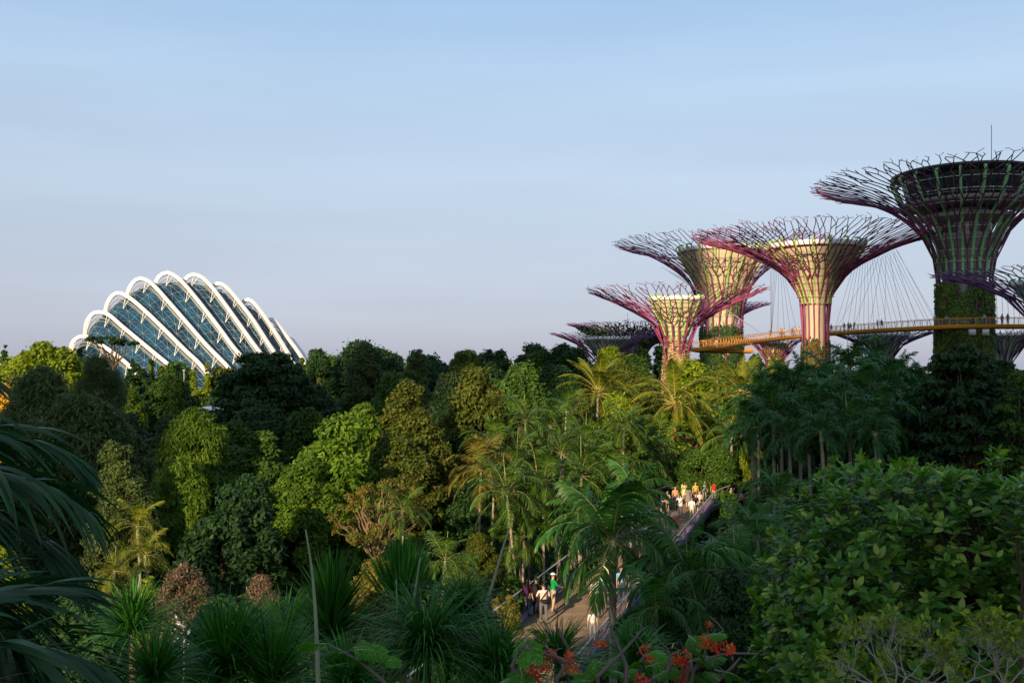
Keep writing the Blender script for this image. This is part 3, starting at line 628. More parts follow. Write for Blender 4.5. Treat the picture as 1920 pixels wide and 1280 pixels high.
tree('dark broad tree at the skyline in front of the far supertree', 1062, 657, 100, 60, 150, 'dark', lobes=20)
tree('yellow-green sunlit round tree under the far supertree', 1148, 660, 72, 45, 128, 'lime', lobes=16, lobe_r=.42)
tree('dark rounded hedge-like tree behind the coconut palms', 1190, 692, 120, 60, 118, 'olive', lobes=18)
tree('thin dark tree left of the blossom-wrapped trunk', 1203, 646, 32, 56, 160, 'dark', lobes=9, lobe_r=.6)
tree('small dark tree touching the blossom-wrapped trunk', 1240, 650, 28, 40, 165, 'dark', lobes=7, lobe_r=.6)
tree('low dark tree between the far supertree and the thin tree', 1182, 672, 60, 30, 162, 'dark', lobes=8)
tree('small dark tree right of the blossom-wrapped trunk', 1303, 684, 34, 25, 170, 'dark', lobes=6)
tree('dark tree between the two lit trunks, under the skyway', 1412, 668, 46, 36, 180, 'dark', lobes=10)
tree('open bright tree with big pale leaves below the blossom-wrapped trunk', 1300, 684, 110, 85, 108, 'lime', leaf=.6, aspect=.5, lobes=18, cover=1.0, inner=.1, lobe_r=.34)
tree('dark tree mass behind the coconut palms on the left', 1040, 690, 110, 80, 118, 'dark', lobes=16)
# middle band
tree('olive tree with russet leaves left of the palm thicket', 882, 712, 150, 190, 64, 'olive', leaf=.30, lobes=30, cover=2.4, droop=.7, lobe_r=.33)
tree('russet and olive tree beside the bright green one', 778, 742, 150, 190, 58, 'brown', leaf=.26, lobes=30, cover=2.3, droop=.6, lobe_r=.33)
tree('bright green tree with hanging leaves above the big lit tree', 692, 764, 92, 80, 62, 'bright', leaf=.36, aspect=.42, lobes=14, droop=1.0)
tree('largest bright green tree in the middle, lit from the left', 618, 800, 215, 280, 52, 'bright', leaf=.24, aspect=.5, lobes=52, cover=2.2, lobe_r=.25, maxn=34000)
tree('dark green tree left of the largest bright one', 492, 822, 125, 200, 57, 'mid', leaf=.24, lobes=26, lobe_r=.3)
tree('low dark tree between rain tree and bright tree', 575, 775, 120, 80, 70, 'mid', lobes=16)
tree('dim green tree above the pale bamboo', 440, 808, 110, 80, 66, 'mid', lobes=14)
tree('upper clump of pale feathery bamboo', 366, 786, 160, 130, 54, 'bright', leaf=.36, aspect=.2, droop=1.0, lobes=20, lobe_r=.36, name='bamboo_clump', cat='bamboo', group='bamboo clumps')
tree('lower clump of pale feathery bamboo', 342, 872, 120, 140, 50, 'bright', leaf=.34, aspect=.2, droop=1.0, lobes=16, lobe_r=.42, name='bamboo_clump', cat='bamboo', group='bamboo clumps')
tree('grey-green rounded shrub left of the bamboo', 232, 845, 125, 150, 47, 'grey', leaf=.16, lobes=26, lobe_r=.32)
tree('bougainvillea bush with pink bracts', 318, 792, 130, 70, 66, 'pink', leaf=.22, lobes=18, name='bougainvillea_bush', cat='bush')
tree('dark green bush between casuarina and bougainvillea', 255, 785, 90, 70, 70, 'dark', lobes=14, name='shrub', cat='shrub')
tree('dark green leafy bush left of the bougainvillea', 210, 818, 90, 60, 58, 'dark', leaf=.2, lobes=14, name='shrub', cat='shrub')
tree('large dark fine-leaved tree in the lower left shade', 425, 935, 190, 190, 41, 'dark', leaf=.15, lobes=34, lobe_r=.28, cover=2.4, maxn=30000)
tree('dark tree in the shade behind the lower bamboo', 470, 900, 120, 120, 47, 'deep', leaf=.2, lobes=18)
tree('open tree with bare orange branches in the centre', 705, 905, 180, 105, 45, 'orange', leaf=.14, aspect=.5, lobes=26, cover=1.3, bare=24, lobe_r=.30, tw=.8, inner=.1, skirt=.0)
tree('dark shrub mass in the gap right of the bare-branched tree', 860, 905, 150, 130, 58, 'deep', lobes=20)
tree('rounded sunlit bush under the palm thicket', 890, 1015, 110, 90, 46, 'olive', leaf=.12, lobes=18, name='shrub', cat='shrub')
tree('lime green bush with hanging leaves behind the palm thicket', 1165, 744, 88, 75, 76, 'lime', leaf=.36, aspect=.45, lobes=16, droop=.9)
tree('olive and russet bush left of the lime one', 1085, 760, 110, 80, 78, 'brown', leaf=.3, lobes=16)
tree('bright green bush under the lime one', 1110, 800, 110, 70, 72, 'bright', leaf=.32, lobes=14, droop=.8)
tree('sunlit green tree behind the bridge, under the hanging palm', 1320, 830, 120, 110, 82, 'mid', lobes=16)
tree('dark tree over the far end of the footbridge', 1275, 850, 140, 80, 90, 'deep', lobes=14)
tree('yellow-leaved bush right of the far bridge end', 1420, 830, 100, 110, 86, 'lime', lobes=14)
tree('big dark layered tree at the right under the tallest supertree', 1830, 674, 230, 240, 62, 'dark', leaf=.27, aspect=.45, lobes=60, lobe_r=.22, flat=.42, layer=.55, cover=2.0, droop=.5, maxn=30000)
tree('dark tree cut by the right picture edge beside the layered one', 1935, 695, 120, 220, 58, 'mid', leaf=.28, lobes=24, flat=.5, lobe_r=.3)
tree('dark leafy tree behind the bare palm stems', 1560, 740, 330, 170, 86, 'deep', lobes=26)
tree('dull green bush left of the layered tree, lit at its edge', 1700, 735, 80, 120, 66, 'mid', lobes=14)
tree('dark shrub bank beyond the footbridge', 1480, 840, 160, 90, 78, 'deep', lobes=14)
tree('bright green leafy tree low in the middle, in front of the largest one', 585, 885, 190, 190, 48.5, 'bright', leaf=.22, lobes=34, lobe_r=.28)
tree('olive green broad tree between largest bright tree and russet tree', 742, 835, 170, 150, 55, 'olive', leaf=.24, lobes=26, lobe_r=.3)
tree('mid-green broad tree left of the middle, under the rain tree', 420, 850, 150, 120, 60, 'mid', leaf=.24, lobes=24, lobe_r=.3)
# background wood that closes the gaps
for i, (lab, px, y0, w, h, D, m) in enumerate([
    ('dark back-row tree behind the yellow-sided tree', 815, 674, 170, 60, 140, 'dark'), ('dark back-row tree behind the rain tree, below the arches', 450, 694, 130, 50, 150, 'dark'),
    ('dark back-row tree behind the left casuarinas', 190, 700, 160, 60, 130, 'mid'), ('dark back-row tree below the hooked skyway end', 1360, 690, 120, 40, 150, 'mid'),
    ('dark back-row tree behind the palm grove, left part', 1480, 692, 130, 40, 150, 'dark'), ('dark back-row tree behind the palm grove, right part', 1690, 697, 150, 40, 150, 'dark'),
    ('dark back-row tree at the foot of the shaded right supertree', 1890, 688, 120, 40, 150, 'dark')]):
    tree(lab, px, y0, w, h, D, m, lobes=14)
for lab, px, y0, w, h, D, m in (('dark tree on the centre skyline between the rounded and the pyramid tree', 925, 668, 120, 60, 150, 'dark'), ('dull green tree on the centre skyline behind the round dark one', 880, 673, 110, 50, 155, 'mid'),
    ('dark tree on the skyline behind the tufted tree', 700, 662, 150, 60, 150, 'dark'), ('dark tree on the skyline behind the leafy one right of the arches', 610, 670, 130, 50, 155, 'mid'), ('dark tree on the skyline left of the yellow-green round tree', 1085, 662, 120, 50, 158, 'dark'),
    ('dark tree on the skyline right of the yellow-green round tree', 1195, 676, 110, 50, 150, 'mid'), ('dull tree on the skyline between pyramid tree and umbrella tree', 1025, 668, 110, 50, 152, 'mid'), ('dark tree filling the space left of the pyramid tree', 915, 700, 110, 80, 95, 'dark'),
    ('dull green tree below the tan-barked tree', 740, 715, 120, 90, 84, 'mid'), ('dark tree below the fine-leaved rounded tree', 830, 735, 110, 90, 76, 'dark'), ('green tree low between bamboo and largest bright tree', 480, 900, 130, 120, 54, 'mid'), ('green tree right of the russet tree in the shade', 850, 850, 120, 120, 66, 'dark')):
    tree(lab, px, y0, w, h, D, m, lobes=18)
# shrubs lower left
tree('dusky pink plumed shrub in the lower left', 352, 1085, 150, 95, 27, 'plume', leaf=.11, aspect=.3, lobes=30, jag=.6, lobe_r=.26, cover=2.2, name='plumed_shrub', cat='shrub', group='plumed shrubs', droop=-.5)
tree('dusky pink plumed shrub left of the tall spiky plant', 492, 1102, 130, 90, 28, 'plume', leaf=.11, aspect=.3, lobes=26, jag=.6, lobe_r=.26, cover=2.2, name='plumed_shrub', cat='shrub', group='plumed shrubs', droop=-.5)
tree('golden sunlit shrub between the two tall spiky plants', 700, 1055, 130, 120, 35, 'orange', leaf=.13, aspect=.4, lobes=28, jag=.4, cover=2.0, name='plumed_shrub', cat='shrub', group='plumed shrubs')
tree('low yellow-lit leafy plant before the pink plumes', 285, 1110, 70, 40, 30, 'lime', leaf=.2, lobes=10, cover=1.2, name='shrub', cat='shrub')
tree('golden orange shrub glowing behind the dark frond', 205, 1085, 80, 90, 33, 'orange', leaf=.16, lobes=14, name='shrub', cat='shrub')
tree('yellow-green grassy bush seen under the dark frond at the left edge', 25, 1040, 90, 110, 30, 'lime', leaf=.3, aspect=.15, lobes=14, cover=1.6, name='shrub', cat='shrub')
tree('green bush left of the footbridge beneath the palms', 965, 1075, 80, 90, 44, 'mid', leaf=.16, lobes=14, name='shrub', cat='shrub')
tree('golden bush on the bank left of the footbridge', 935, 1115, 70, 60, 40, 'orange', leaf=.16, lobes=12, name='shrub', cat='shrub')
tree('dark shrub under the front palm right of the footbridge', 1260, 1110, 160, 130, 37, 'deep', leaf=.16, lobes=20, name='shrub', cat='shrub')
tree('dark shrub behind the flame tree, under the big-leaved tree', 1390, 1090, 150, 170, 28, 'deep', leaf=.14, lobes=20, name='shrub', cat='shrub')
tree('deep green shrub in shade behind the middle rosettes', 900, 1150, 180, 120, 24, 'deep', leaf=.12, lobes=20, name='shrub', cat='shrub')
tree('dark shrub in the shade at the foot of the pink plumes', 420, 1150, 260, 110, 24, 'deep', leaf=.12, lobes=22, name='shrub', cat='shrub')
tree('dark shrub below the foreground frond', 130, 1130, 240, 130, 20, 'deep', leaf=.12, lobes=22, name='shrub', cat='shrub')

# ------------------------------------------------------------------ low planting between the trees
def undergrowth():
    rg = np.random.default_rng(99); n = 230000; y = 22 + 210 * rg.random(n) ** 1.6; x = rg.uniform(-.62, .62, n) * y * 1.1
    lo, hi = .30 * (y - 42) + .56 - 1.2, .305 * (y - 38.8) + 4.8; on = (x > lo) & (x < hi + np.clip(y - 76, 0, 99) ** 2 * .03) & (y < 90); x, y = x[~on], y[~on]; n = len(x)
    t_ = np.clip((34 - y) / 30, 0, 1); t_ = t_ * t_ * (3 - 2 * t_); top = 1.3 + 1.0 * np.sin(x * .9) * np.sin(y * .7 + 1) + .9 * np.sin(x * .37 + 2) * np.sin(y * .29) + .02 * np.clip(y - 30, 0, 100)
    z = 8.3 * t_ + np.maximum(top, .25) * (.35 + .7 * rg.random(n) ** .6); d = unit(rg.normal(0, 1, (n, 3))); nn = unit(np.array([0, -.4, .9]) + rg.normal(0, .5, (n, 3))); d = unit(d - nn * (d * nn).sum(1, keepdims=True))
    l = np.clip(y * .006, .16, 1.0) * rg.uniform(.7, 1.4, n); m = MB(); m.leaves(np.stack([x, y, z], 1), d, np.cross(nn, d), l, l * .5, 0, rg.random(n)); tag(m.build('undergrowth', L['dark']), kind='stuff')
undergrowth()
# ------------------------------------------------------------------ palms
def frond(Lf, n, ll, lw, e0, bend, a0=70, a1=22, droop=.5, vee=20, pet=.14, seed=0, segs=3, rr=.02, jit=.08, tip=.55):
    rg = np.random.default_rng(seed); K = 18; s = np.linspace(0, 1, K); e = R(e0) - R(bend) * s ** 1.35
    ds = Lf / (K - 1); x = np.r_[0, np.cumsum(np.cos(e[:-1]) * ds)]; z = np.r_[0, np.cumsum(np.sin(e[:-1]) * ds)]
    y = np.cumsum(rg.normal(0, .004, K)) * Lf
    rach = np.stack([x, y, z], 1); m = MB(); m.tube(rach, np.linspace(rr, rr * .25, K), 5, 1, False)
    t = np.repeat(np.linspace(pet, .995, n), 2); sg = np.tile([-1.0, 1.0], n); N = 2 * n; t = np.clip(t + rg.normal(0, .15 / n, N), pet, 1)
    p0 = np.stack([np.interp(t, s, rach[:, k]) for k in range(3)], 1); ee = np.interp(t, s, e)
    T = np.stack([np.cos(ee), 0 * ee, np.sin(ee)], 1); Nn = np.stack([-np.sin(ee), 0 * ee, np.cos(ee)], 1); Y = np.stack([0 * t, sg, 0 * t], 1)
    u = (t - pet) / (1 - pet); al = R(a0) + (R(a1) - R(a0)) * u ** 1.2 + rg.normal(0, jit, N); ve = R(vee) + rg.normal(0, jit * 1.6, N)
    d = np.cos(al)[:, None] * T + np.sin(al)[:, None] * (np.cos(ve)[:, None] * Y + np.sin(ve)[:, None] * Nn)
    ln = ll * (np.sin(np.pi * (.10 + .80 * u)) ** .7) * (1 - (1 - tip) * u ** 3) * rg.uniform(.88, 1.1, N); pts = [p0]; dr = droop * rg.uniform(.7, 1.3, N)
    for j in range(segs):
        q = unit(d + np.array([0, 0, -1.0]) * (dr * ((j + .4) / segs) ** 1.2)[:, None] * 1.6); pts.append(pts[-1] + q * (ln / segs)[:, None])
    Cn = np.stack(pts, 1); dd = unit(np.gradient(Cn, axis=1)); W = T[:, None] - dd * (T[:, None] * dd).sum(2, keepdims=True); W = unit(W + .25 * Nn[:, None])
    prof = np.interp(np.linspace(0, 1, segs + 1), [0, .25, .6, 1], [.55, 1, .85, .04]); W = W * (lw / 2 * prof)[None, :, None] * (.6 + .4 * np.sin(np.pi * np.clip(u, .05, .95)))[:, None, None]
    m.strips(Cn, W, 0, np.clip(rg.normal(.5, .25, N), 0, 1)); return m
FR = {}
def frond_set(kind, mat, rmat):
    key = (kind, mat)
    if key in FR: return FR[key]
    out = []
    for k, (e0, b) in enumerate([(84, 18), (72, 55), (58, 85), (42, 95), (24, 95), (4, 80), (-25, 50)]):
        for v in range(2):
            sd = k * 7 + v * 3 + hash_(kind) % 97
            if kind == 'coconut': f = frond(1, 62, .19, .017, e0, b * 1.02, 62, 20, .55 + .05 * k, 10, .2, sd, 3, .008)
            elif kind == 'feather': f = frond(1, 28, .31, .027, e0, b * 1.15, 68, 25, .75, 15, .16, sd, 3, .010, tip=.7)
            elif kind == 'fine': f = frond(1, 34, .25, .015, e0, b * 1.15, 66, 22, .6, 18, .16, sd, 3, .009)
            elif kind == 'fox': f = frond(1, 40, .31, .031, e0, b * 1.2, 74, 26, .95, 34, .12, sd, 4, .011, jit=.2, tip=.8)
            else: f = frond(1, 34, .34, .030, e0, b * 1.15, 70, 24, 1.0, 12, .1, sd, 5, .012, tip=.75)       # broad, ribbon-like
            out.append((e0, f.mesh('frond', [L[mat], rmat])))
    FR[key] = out; return out
def palm(label, px, py, D, Lpx, kind='feather', mat='palm', nf=14, seed=0, group=None, trunk_r=.09, shaft=True, spear=True, name='feather_palm', cat='palm', rmat=None, elev=(80, -25), lean=.3, dry=0, base=None, tmat=None):
    """px, py: where the fronds leave the stem; Lpx: frond length in the photo"""
    rg = np.random.default_rng(seed + hash_(label)); s = FPX / D; c = P(px, py, D); Lf = Lpx / s
    bx, by = c.x + rg.normal(0, lean), c.y + rg.normal(0, lean); gz = ground_z(bx, by) if base is None else base
    t = thing(name, label, cat, (bx, by, gz), 0, group); top = np.array([c.x - bx, c.y - by, c.z - gz]); h = top[2]
    sh = min(.9, Lf * .32) if shaft else 0; hs = max(h - sh, .1); k = 10; u = np.linspace(0, 1, k)
    f = lambda w: np.stack([top[0] * w ** 1.5, top[1] * w ** 1.5, -.2 + (h + .2) * w], 1)
    tk = MB(); tk.tube(f(u * hs / h), np.interp(u, [0, .1, 1], [1.5, 1.05, .85]) * trunk_r, 8); tk.build('trunk', tmat or M_palmtrunk, t, True)
    if shaft:
        sf = MB(); w = np.linspace(hs / h, 1, 6); sf.tube(f(w), np.interp(np.linspace(0, 1, 6), [0, .15, .5, 1], [1.15, 1.35, 1.1, .7]) * trunk_r, 8); sf.build('crownshaft', M_shaft, t, True)
    fs = frond_set(kind, mat, rmat or (M_rachisy if mat == 'palmy' else M_rachis)); es = np.array([a for a, _ in fs])
    tt = tuple(top - np.array([0, 0, .02]))
    for i in range(nf):
        q = i / max(nf - 1, 1); e = elev[0] + (elev[1] - elev[0]) * q + rg.normal(0, 6); az = i * 2.39996 + rg.normal(0, .25)
        cand = np.argsort(np.abs(es - e))[:2]; me = fs[int(rg.choice(cand))][1]
        sc = Lf * rg.uniform(.85, 1.1) * (.75 if e > 76 else 1)
        o = put('frond', me, t, tt, (rg.normal(0, .12), 0, az), sc)
    if spear:
        sp = MB(); ln = Lf * rg.uniform(.6, .95); dx = rg.normal(0, .08, 2)
        sp.tube([top, top + np.array([dx[0] * .5, dx[1] * .5, .5]) * ln, top + np.array([dx[0], dx[1], 1]) * ln], [trunk_r * .35, trunk_r * .25, .006], 5); sp.build('spear_leaf', pmat('spear_leaf', (.30, .32, .10), .5, 0, .1, 3), t, True)
    return t
# coconut palms, sunlit
palm('sunlit coconut palm, leftmost of the yellow-lit ones, below the lit round tree', 1122, 738, 98, 100, 'coconut', 'palmy', 32, 1, 'coconut palms in the sun', .16, False, False, 'coconut_palm')
palm('sunlit coconut palm with orange trunk under the blossom-wrapped supertree', 1266, 757, 90, 112, 'coconut', 'palmy', 34, 2, 'coconut palms in the sun', .16, False, False, 'coconut_palm', tmat=M_barkorange, elev=(84, -40))
palm('sunlit coconut palm behind, right of the orange-trunked one', 1392, 742, 100, 98, 'coconut', 'palmy', 30, 3, 'coconut palms in the sun', .15, False, False, 'coconut_palm')
palm('sunlit coconut palm half hidden by the dark palm grove', 1432, 735, 104, 90, 'coconut', 'palmy', 26, 4, 'coconut palms in the sun', .15, False, False, 'coconut_palm')
palm('drooping lit palm hanging over the dark gap beyond the bridge', 1372, 815, 82, 92, 'coconut', 'palm', 22, 5, 'coconut palms in the sun', .15, False, False, 'coconut_palm', elev=(70, -45))
palm('small sunlit palm on the skyline below the hooked skyway end', 1345, 712, 125, 40, 'coconut', 'palmy', 16, 6, None, .12, False, False, 'coconut_palm')
palm('lone fan-topped palm at the skyline left of the pyramid tree', 905, 718, 92, 42, 'feather', 'palm', 12, 7, None, .12, True, True, tmat=M_barkorange, elev=(85, 10))
# the palm thicket in the middle
THK = [(985, 790, 62, 62, 'palm', 'thicket palm highest at the left, beside the pyramid tree'), (1032, 800, 64, 58, 'palm', 'thicket palm with upright spear, second at the top from the left'), (930, 838, 56, 74, 'palm', 'thicket palm at the left edge, next to the russet tree'),
       (902, 880, 53, 76, 'palmd', 'thicket palm with orange dry fronds over the dark gap'), (968, 868, 54, 72, 'palm', 'thicket palm in the middle left, behind the broad pale frond'), (1052, 850, 56, 70, 'palm', 'thicket palm with a tall pale spear in the middle'),
       (1098, 832, 60, 64, 'palm', 'thicket palm under the olive and russet bush'), (1142, 848, 74, 70, 'palm', 'thicket palm under the lime bush'), (1192, 836, 80, 70, 'palm', 'thicket palm right of the lime bush'), (1236, 838, 84, 74, 'palm', 'thicket palm rightmost, beside the orange-trunked coconut'),
       (1212, 866, 80, 62, 'palm', 'thicket palm low at the right, fronds hanging above the bridge railing'), (1160, 892, 52, 74, 'palm', 'thicket palm above the front palm'), (1090, 892, 50, 76, 'palm', 'thicket palm low in the middle with arching bare rachis'),
       (1018, 905, 48, 82, 'palm', 'thicket palm low in the middle left, hanging leaflets'), (950, 925, 46, 80, 'palm', 'thicket palm at the bottom left with sunlit fronds'), (1062, 770, 72, 50, 'palm', 'thicket palm in the back row under the coconut palms'), (985, 955, 48, 78, 'palm', 'thicket palm lowest at the left, next to the bridge'), (1170, 800, 70, 54, 'palm', 'thicket palm in the back row, left of the orange trunk')]
for i, (px, py, D, Lp, m, lab) in enumerate(THK):
    palm(lab, px, py, D, Lp * 1.15, 'feather', m, 20, 20 + i, 'feather palms of the thicket', .07, True, i % 2 == 0, elev=(84, -30))
bf = frond(1, 46, .22, .024, 84, 40, 82, 60, .25, 8, .04, 77, 3, .014); t = thing('broad_leaf_palm', 'single broad pale yellow frond standing upright in the thicket', 'palm', tuple(P(1007, 905, 50)))
fo = bf.build('frond', [L['palmy'], M_rachisy], t); fo.scale = (3.1,) * 3; fo.rotation_euler = (.25, 0, R(160))
# dark palm grove at the right
GRV = [(1592, 690, 80, 84, 'grove palm with the highest arching fronds, below the grey-violet supertree'), (1632, 685, 84, 60, 'grove palm with tall feathery top right of the highest'), (1545, 712, 76, 74, 'grove palm left of the highest, at the foot of the lit trunk'), (1500, 716, 74, 74, 'grove palm under the left edge of the lit trunk'),
       (1462, 725, 72, 72, 'grove palm at the left shoulder of the dark grove'), (1690, 698, 84, 56, 'grove palm with curled frond against the sky'), (1722, 712, 84, 54, 'grove palm next to the tallest supertree trunk'), (1664, 725, 76, 72, 'grove palm right of centre, below the curled one'), (1612, 735, 70, 80, 'grove palm in the centre, hanging fronds'),
       (1560, 752, 66, 82, 'grove palm over the middle white trunk'), (1512, 765, 64, 80, 'grove palm over the left white trunk'), (1450, 775, 64, 78, 'grove palm low at the left edge'), (1422, 745, 76, 64, 'grove palm behind the left edge, next to the coconut'), (1645, 775, 64, 84, 'grove palm low in the centre right'),
       (1698, 770, 68, 72, 'grove palm at the right edge beside the layered tree'), (1590, 800, 60, 76, 'grove palm low in the middle'), (1480, 815, 60, 72, 'grove palm lowest at the left'), (1640, 812, 58, 66, 'grove palm lowest at the right'), (1410, 800, 66, 74, 'grove palm leaning out over the bridge end'), (1540, 810, 58, 62, 'grove palm lowest in the middle')]
for i, (px, py, D, Lp, lab) in enumerate(GRV):
    palm(lab, px, py, D, Lp, 'fox', 'palmn', 19, 50 + i, 'palms of the dark grove', .12, True, i % 3 == 0, elev=(82, -40), tmat=M_palmtrunk)
# palms around the footbridge
palm('large palm in front of the footbridge with swollen pale trunk', 1148, 1012, 34, 165, 'ribbon', 'palmt', 18, 90, None, .15, True, False, 'feather_palm', elev=(78, -42), lean=.02)
BRG = [(1290, 1075, 33, 140, 'palmt', 'ribbon', 'palm right of the front palm with long yellow-tipped fronds'), (1236, 1052, 40, 78, 'palmt', 'ribbon', 'palm between the front palm and the far bridge railing'), (1440, 915, 52, 78, 'palmt', 'feather', 'teal palm at the far bridge end, left'), (1462, 935, 50, 90, 'palmt', 'feather', 'teal palm at the far bridge end, right'),
       (1395, 1005, 44, 88, 'palmt', 'feather', 'teal palm covering the purple railing'), (1420, 1010, 40, 110, 'palmt', 'feather', 'teal palm left of the big-leaved tree, upper'), (1380, 1075, 36, 110, 'palmt', 'feather', 'teal palm left of the big-leaved tree, lower'), (1475, 985, 42, 100, 'palmt', 'feather', 'teal palm touching the big-leaved tree'),
       (1190, 925, 44, 84, 'palmt', 'ribbon', 'stiff upright palm just left of the people on the bridge'), (975, 1010, 47, 80, 'palm', 'feather', 'sunlit palm leaning over the near bridge railing'), (1085, 960, 46, 84, 'palmt', 'ribbon', 'palm behind the front palm, left side'), (1230, 1140, 30, 110, 'palmt', 'ribbon', 'low dark palm under the long yellow-tipped fronds'),
       (835, 1050, 36, 80, 'palm', 'feather', 'small palm with pale arching fronds right of the tall spiky plant'), (865, 1080, 40, 66, 'palm', 'feather', 'small palm before the sunlit bush'), (755, 955, 44, 66, 'palm', 'feather', 'small palm right of the bare orange branches'), (908, 1100, 46, 52, 'palmy', 'feather', 'small yellow-lit palm left of the footbridge'),
       (258, 985, 40, 66, 'palmy', 'feather', 'yellow-lit palm behind the dark foreground frond, upper'), (272, 1040, 36, 64, 'palmy', 'feather', 'yellow-lit palm behind the dark foreground frond, lower'), (215, 1070, 33, 54, 'palmy', 'feather', 'small yellow palm glowing low behind the dark frond')]
for i, (px, py, D, Lp, m, kd, lab) in enumerate(BRG):
    palm(lab, px, py, D, Lp, kd, m, 17, 120 + i, 'palms along the footbridge' if px > 940 else 'small palms on the bank', .06, True, i % 3 == 0, elev=(80, -25))
# ------------------------------------------------------------------ spiky plants in the foreground
def spiky(label, px, ybase, D, Lpx, n, spread=(5, 85), stem_px=0, w=.03, droop=.7, seed=0, mat='blade', name='screw_pine', group='spiky plants in the foreground', segs=5, up=0.0):
    rg = np.random.default_rng(seed); s = FPX / D; c = P(px, ybase, D); Lf = Lpx * 1.12 / s; n = int(n * 1.5); sh = stem_px / s; gz = ground_z(c.x, D)
    t = thing(name, label, 'plant', (c.x, c.y, gz), 0, group); zb = c.z - gz
    st = MB(); st.tube([(0, 0, -.2), (.03, 0, zb * .5), (0, 0, zb + sh)], [.09, .075, .05], 8); st.build('stem', M_bark, t, True)
    q = rg.random(n); az = rg.uniform(0, 2 * math.pi, n); inc = R(spread[0]) + R(spread[1] - spread[0]) * (1 - q) ** 1.2 + rg.normal(0, .08, n)
    d = np.stack([np.sin(inc) * np.cos(az), np.sin(inc) * np.sin(az), np.cos(inc)], 1); p = np.stack([.04 * np.cos(az), .04 * np.sin(az), zb + sh * q], 1)
    ln = Lf * rg.uniform(.5, 1.15, n) * (1 - .25 * q); pts = [p]; dr = droop * rg.uniform(.2, 1.7, n) * (1 - .7 * q * up)
    for j in range(segs):
        u = unit(d - np.array([0, 0, 1.0]) * (dr * ((j + .3) / segs) ** 1.6)[:, None]); pts.append(pts[-1] + u * (ln / segs)[:, None])
    C = np.stack(pts, 1); dd = unit(np.gradient(C, axis=1)); ref = unit(rg.normal(0, .35, (n, 3)) + np.array([0, 0, 1.0])); W = unit(np.cross(dd, ref[:, None]))
    W = W * (w / 2 * np.interp(np.linspace(0, 1, segs + 1), [0, .3, .7, 1], [.8, 1, .75, .03]))[None, :, None]
    m = MB(); m.strips(C, W, 0, np.clip(rg.normal(.5, .25, n), 0, 1)); m.build('leaf_rosette', L[mat], t)
    return t
spiky('tall dark spiky plant left of centre with upright brush of blades', 622, 1205, 16, 125, 420, (4, 70), 70, .030, .5, 1, up=1)
spiky('tall bright spiky plant in the middle, blades pressed upright', 755, 1165, 17, 130, 420, (3, 34), 50, .032, .15, 2, up=1)
spiky('arching rosette of long blades below the upright one', 800, 1225, 14, 170, 420, (15, 100), 20, .024, 1.3, 3)
spiky('wide rosette of arching blades at the bottom left of centre', 425, 1262, 12, 170, 480, (12, 92), 25, .020, .7, 4)
spiky('dark rosette beside the foreground frond, left of the white flowers', 248, 1185, 15, 110, 380, (10, 95), 15, .022, .8, 5)
spiky('dark rosette right of the bright upright plant, before the bank', 868, 1168, 15, 105, 420, (15, 105), 30, .022, 1.3, 6)
spiky('dark rosette between plumed shrub and tall dark spiky plant', 535, 1195, 17, 105, 360, (20, 98), 15, .024, .7, 7)
spiky('low rosette at the bottom, left of the tall dark spiky plant', 510, 1285, 12, 150, 360, (8, 70), 15, .020, .6, 8)
spiky('low rosette at the bottom below the tall dark spiky plant', 655, 1290, 13, 120, 320, (10, 95), 15, .022, .9, 9)
spiky('low rosette at the bottom, left of the flame tree', 930, 1262, 14, 130, 380, (15, 105), 20, .022, 1.1, 10)
spiky('low rosette at the bottom edge between the frond and the wide rosette', 290, 1275, 11, 120, 320, (10, 95), 15, .018, .8, 11)
spiky('grassy rosette in front of the bridge deck', 1045, 1235, 15, 95, 300, (15, 100), 10, .018, .9, 12)
spiky('grassy rosette under the front palm', 1190, 1240, 17, 100, 300, (15, 100), 10, .020, .9, 13)
def spear(label, pts, D, r0):
    t = thing('flower_spike', label, 'plant', tuple(P(*pts[0], D)), 0, 'bare pale spikes'); o = np.array(t.location)
    m = MB(); c = crom([np.array(P(a, b, D)) - o for a, b in pts], 4); m.tube(c, np.linspace(r0, r0 * .25, len(c)), 6); m.build('stalk', pmat('pale_stalk', (.30, .34, .20), .5, 0, .15, 4), t, True)
spear('tall pale spike rising past the tall dark spiky plant', [(598, 1330), (594, 1200), (586, 1080), (573, 992)], 9.5, .026)
spear('slender pale spike leaning right above the dark rosette', [(905, 1150), (925, 1090), (945, 1020), (958, 985)], 17, .035)
spear('slender pale spike beside the bright upright plant', [(768, 1180), (778, 1110), (788, 1045)], 16, .03)
spear('thin white spike inside the bright upright plant', [(745, 1160), (744, 1120), (743, 1085)], 15.5, .02)
# little white orchid spray in the shade
t = thing('white_flower_spray', 'small spray of white flowers in the lower left shade', 'flower', tuple(P(343, 1200, 14.5))); rg = np.random.default_rng(8); m = MB()
n = 46; p = np.stack([rg.normal(0, .06, n), rg.normal(0, .05, n), rg.uniform(-.1, .38, n)], 1); m.leaves(p, unit(rg.normal(0, 1, (n, 3))), unit(rg.normal(0, 1, (n, 3))), .05, .045, 0, rg.random(n))
m.build('flower', leafmat('white_petal', (.6, .6, .62), (.8, .8, .82), .3), t); m = MB(); m.tube([(0, 0, -.9), (.02, 0, -.3), (0, 0, .4)], [.012, .01, .004], 5); m.build('stem', M_shaft, t)

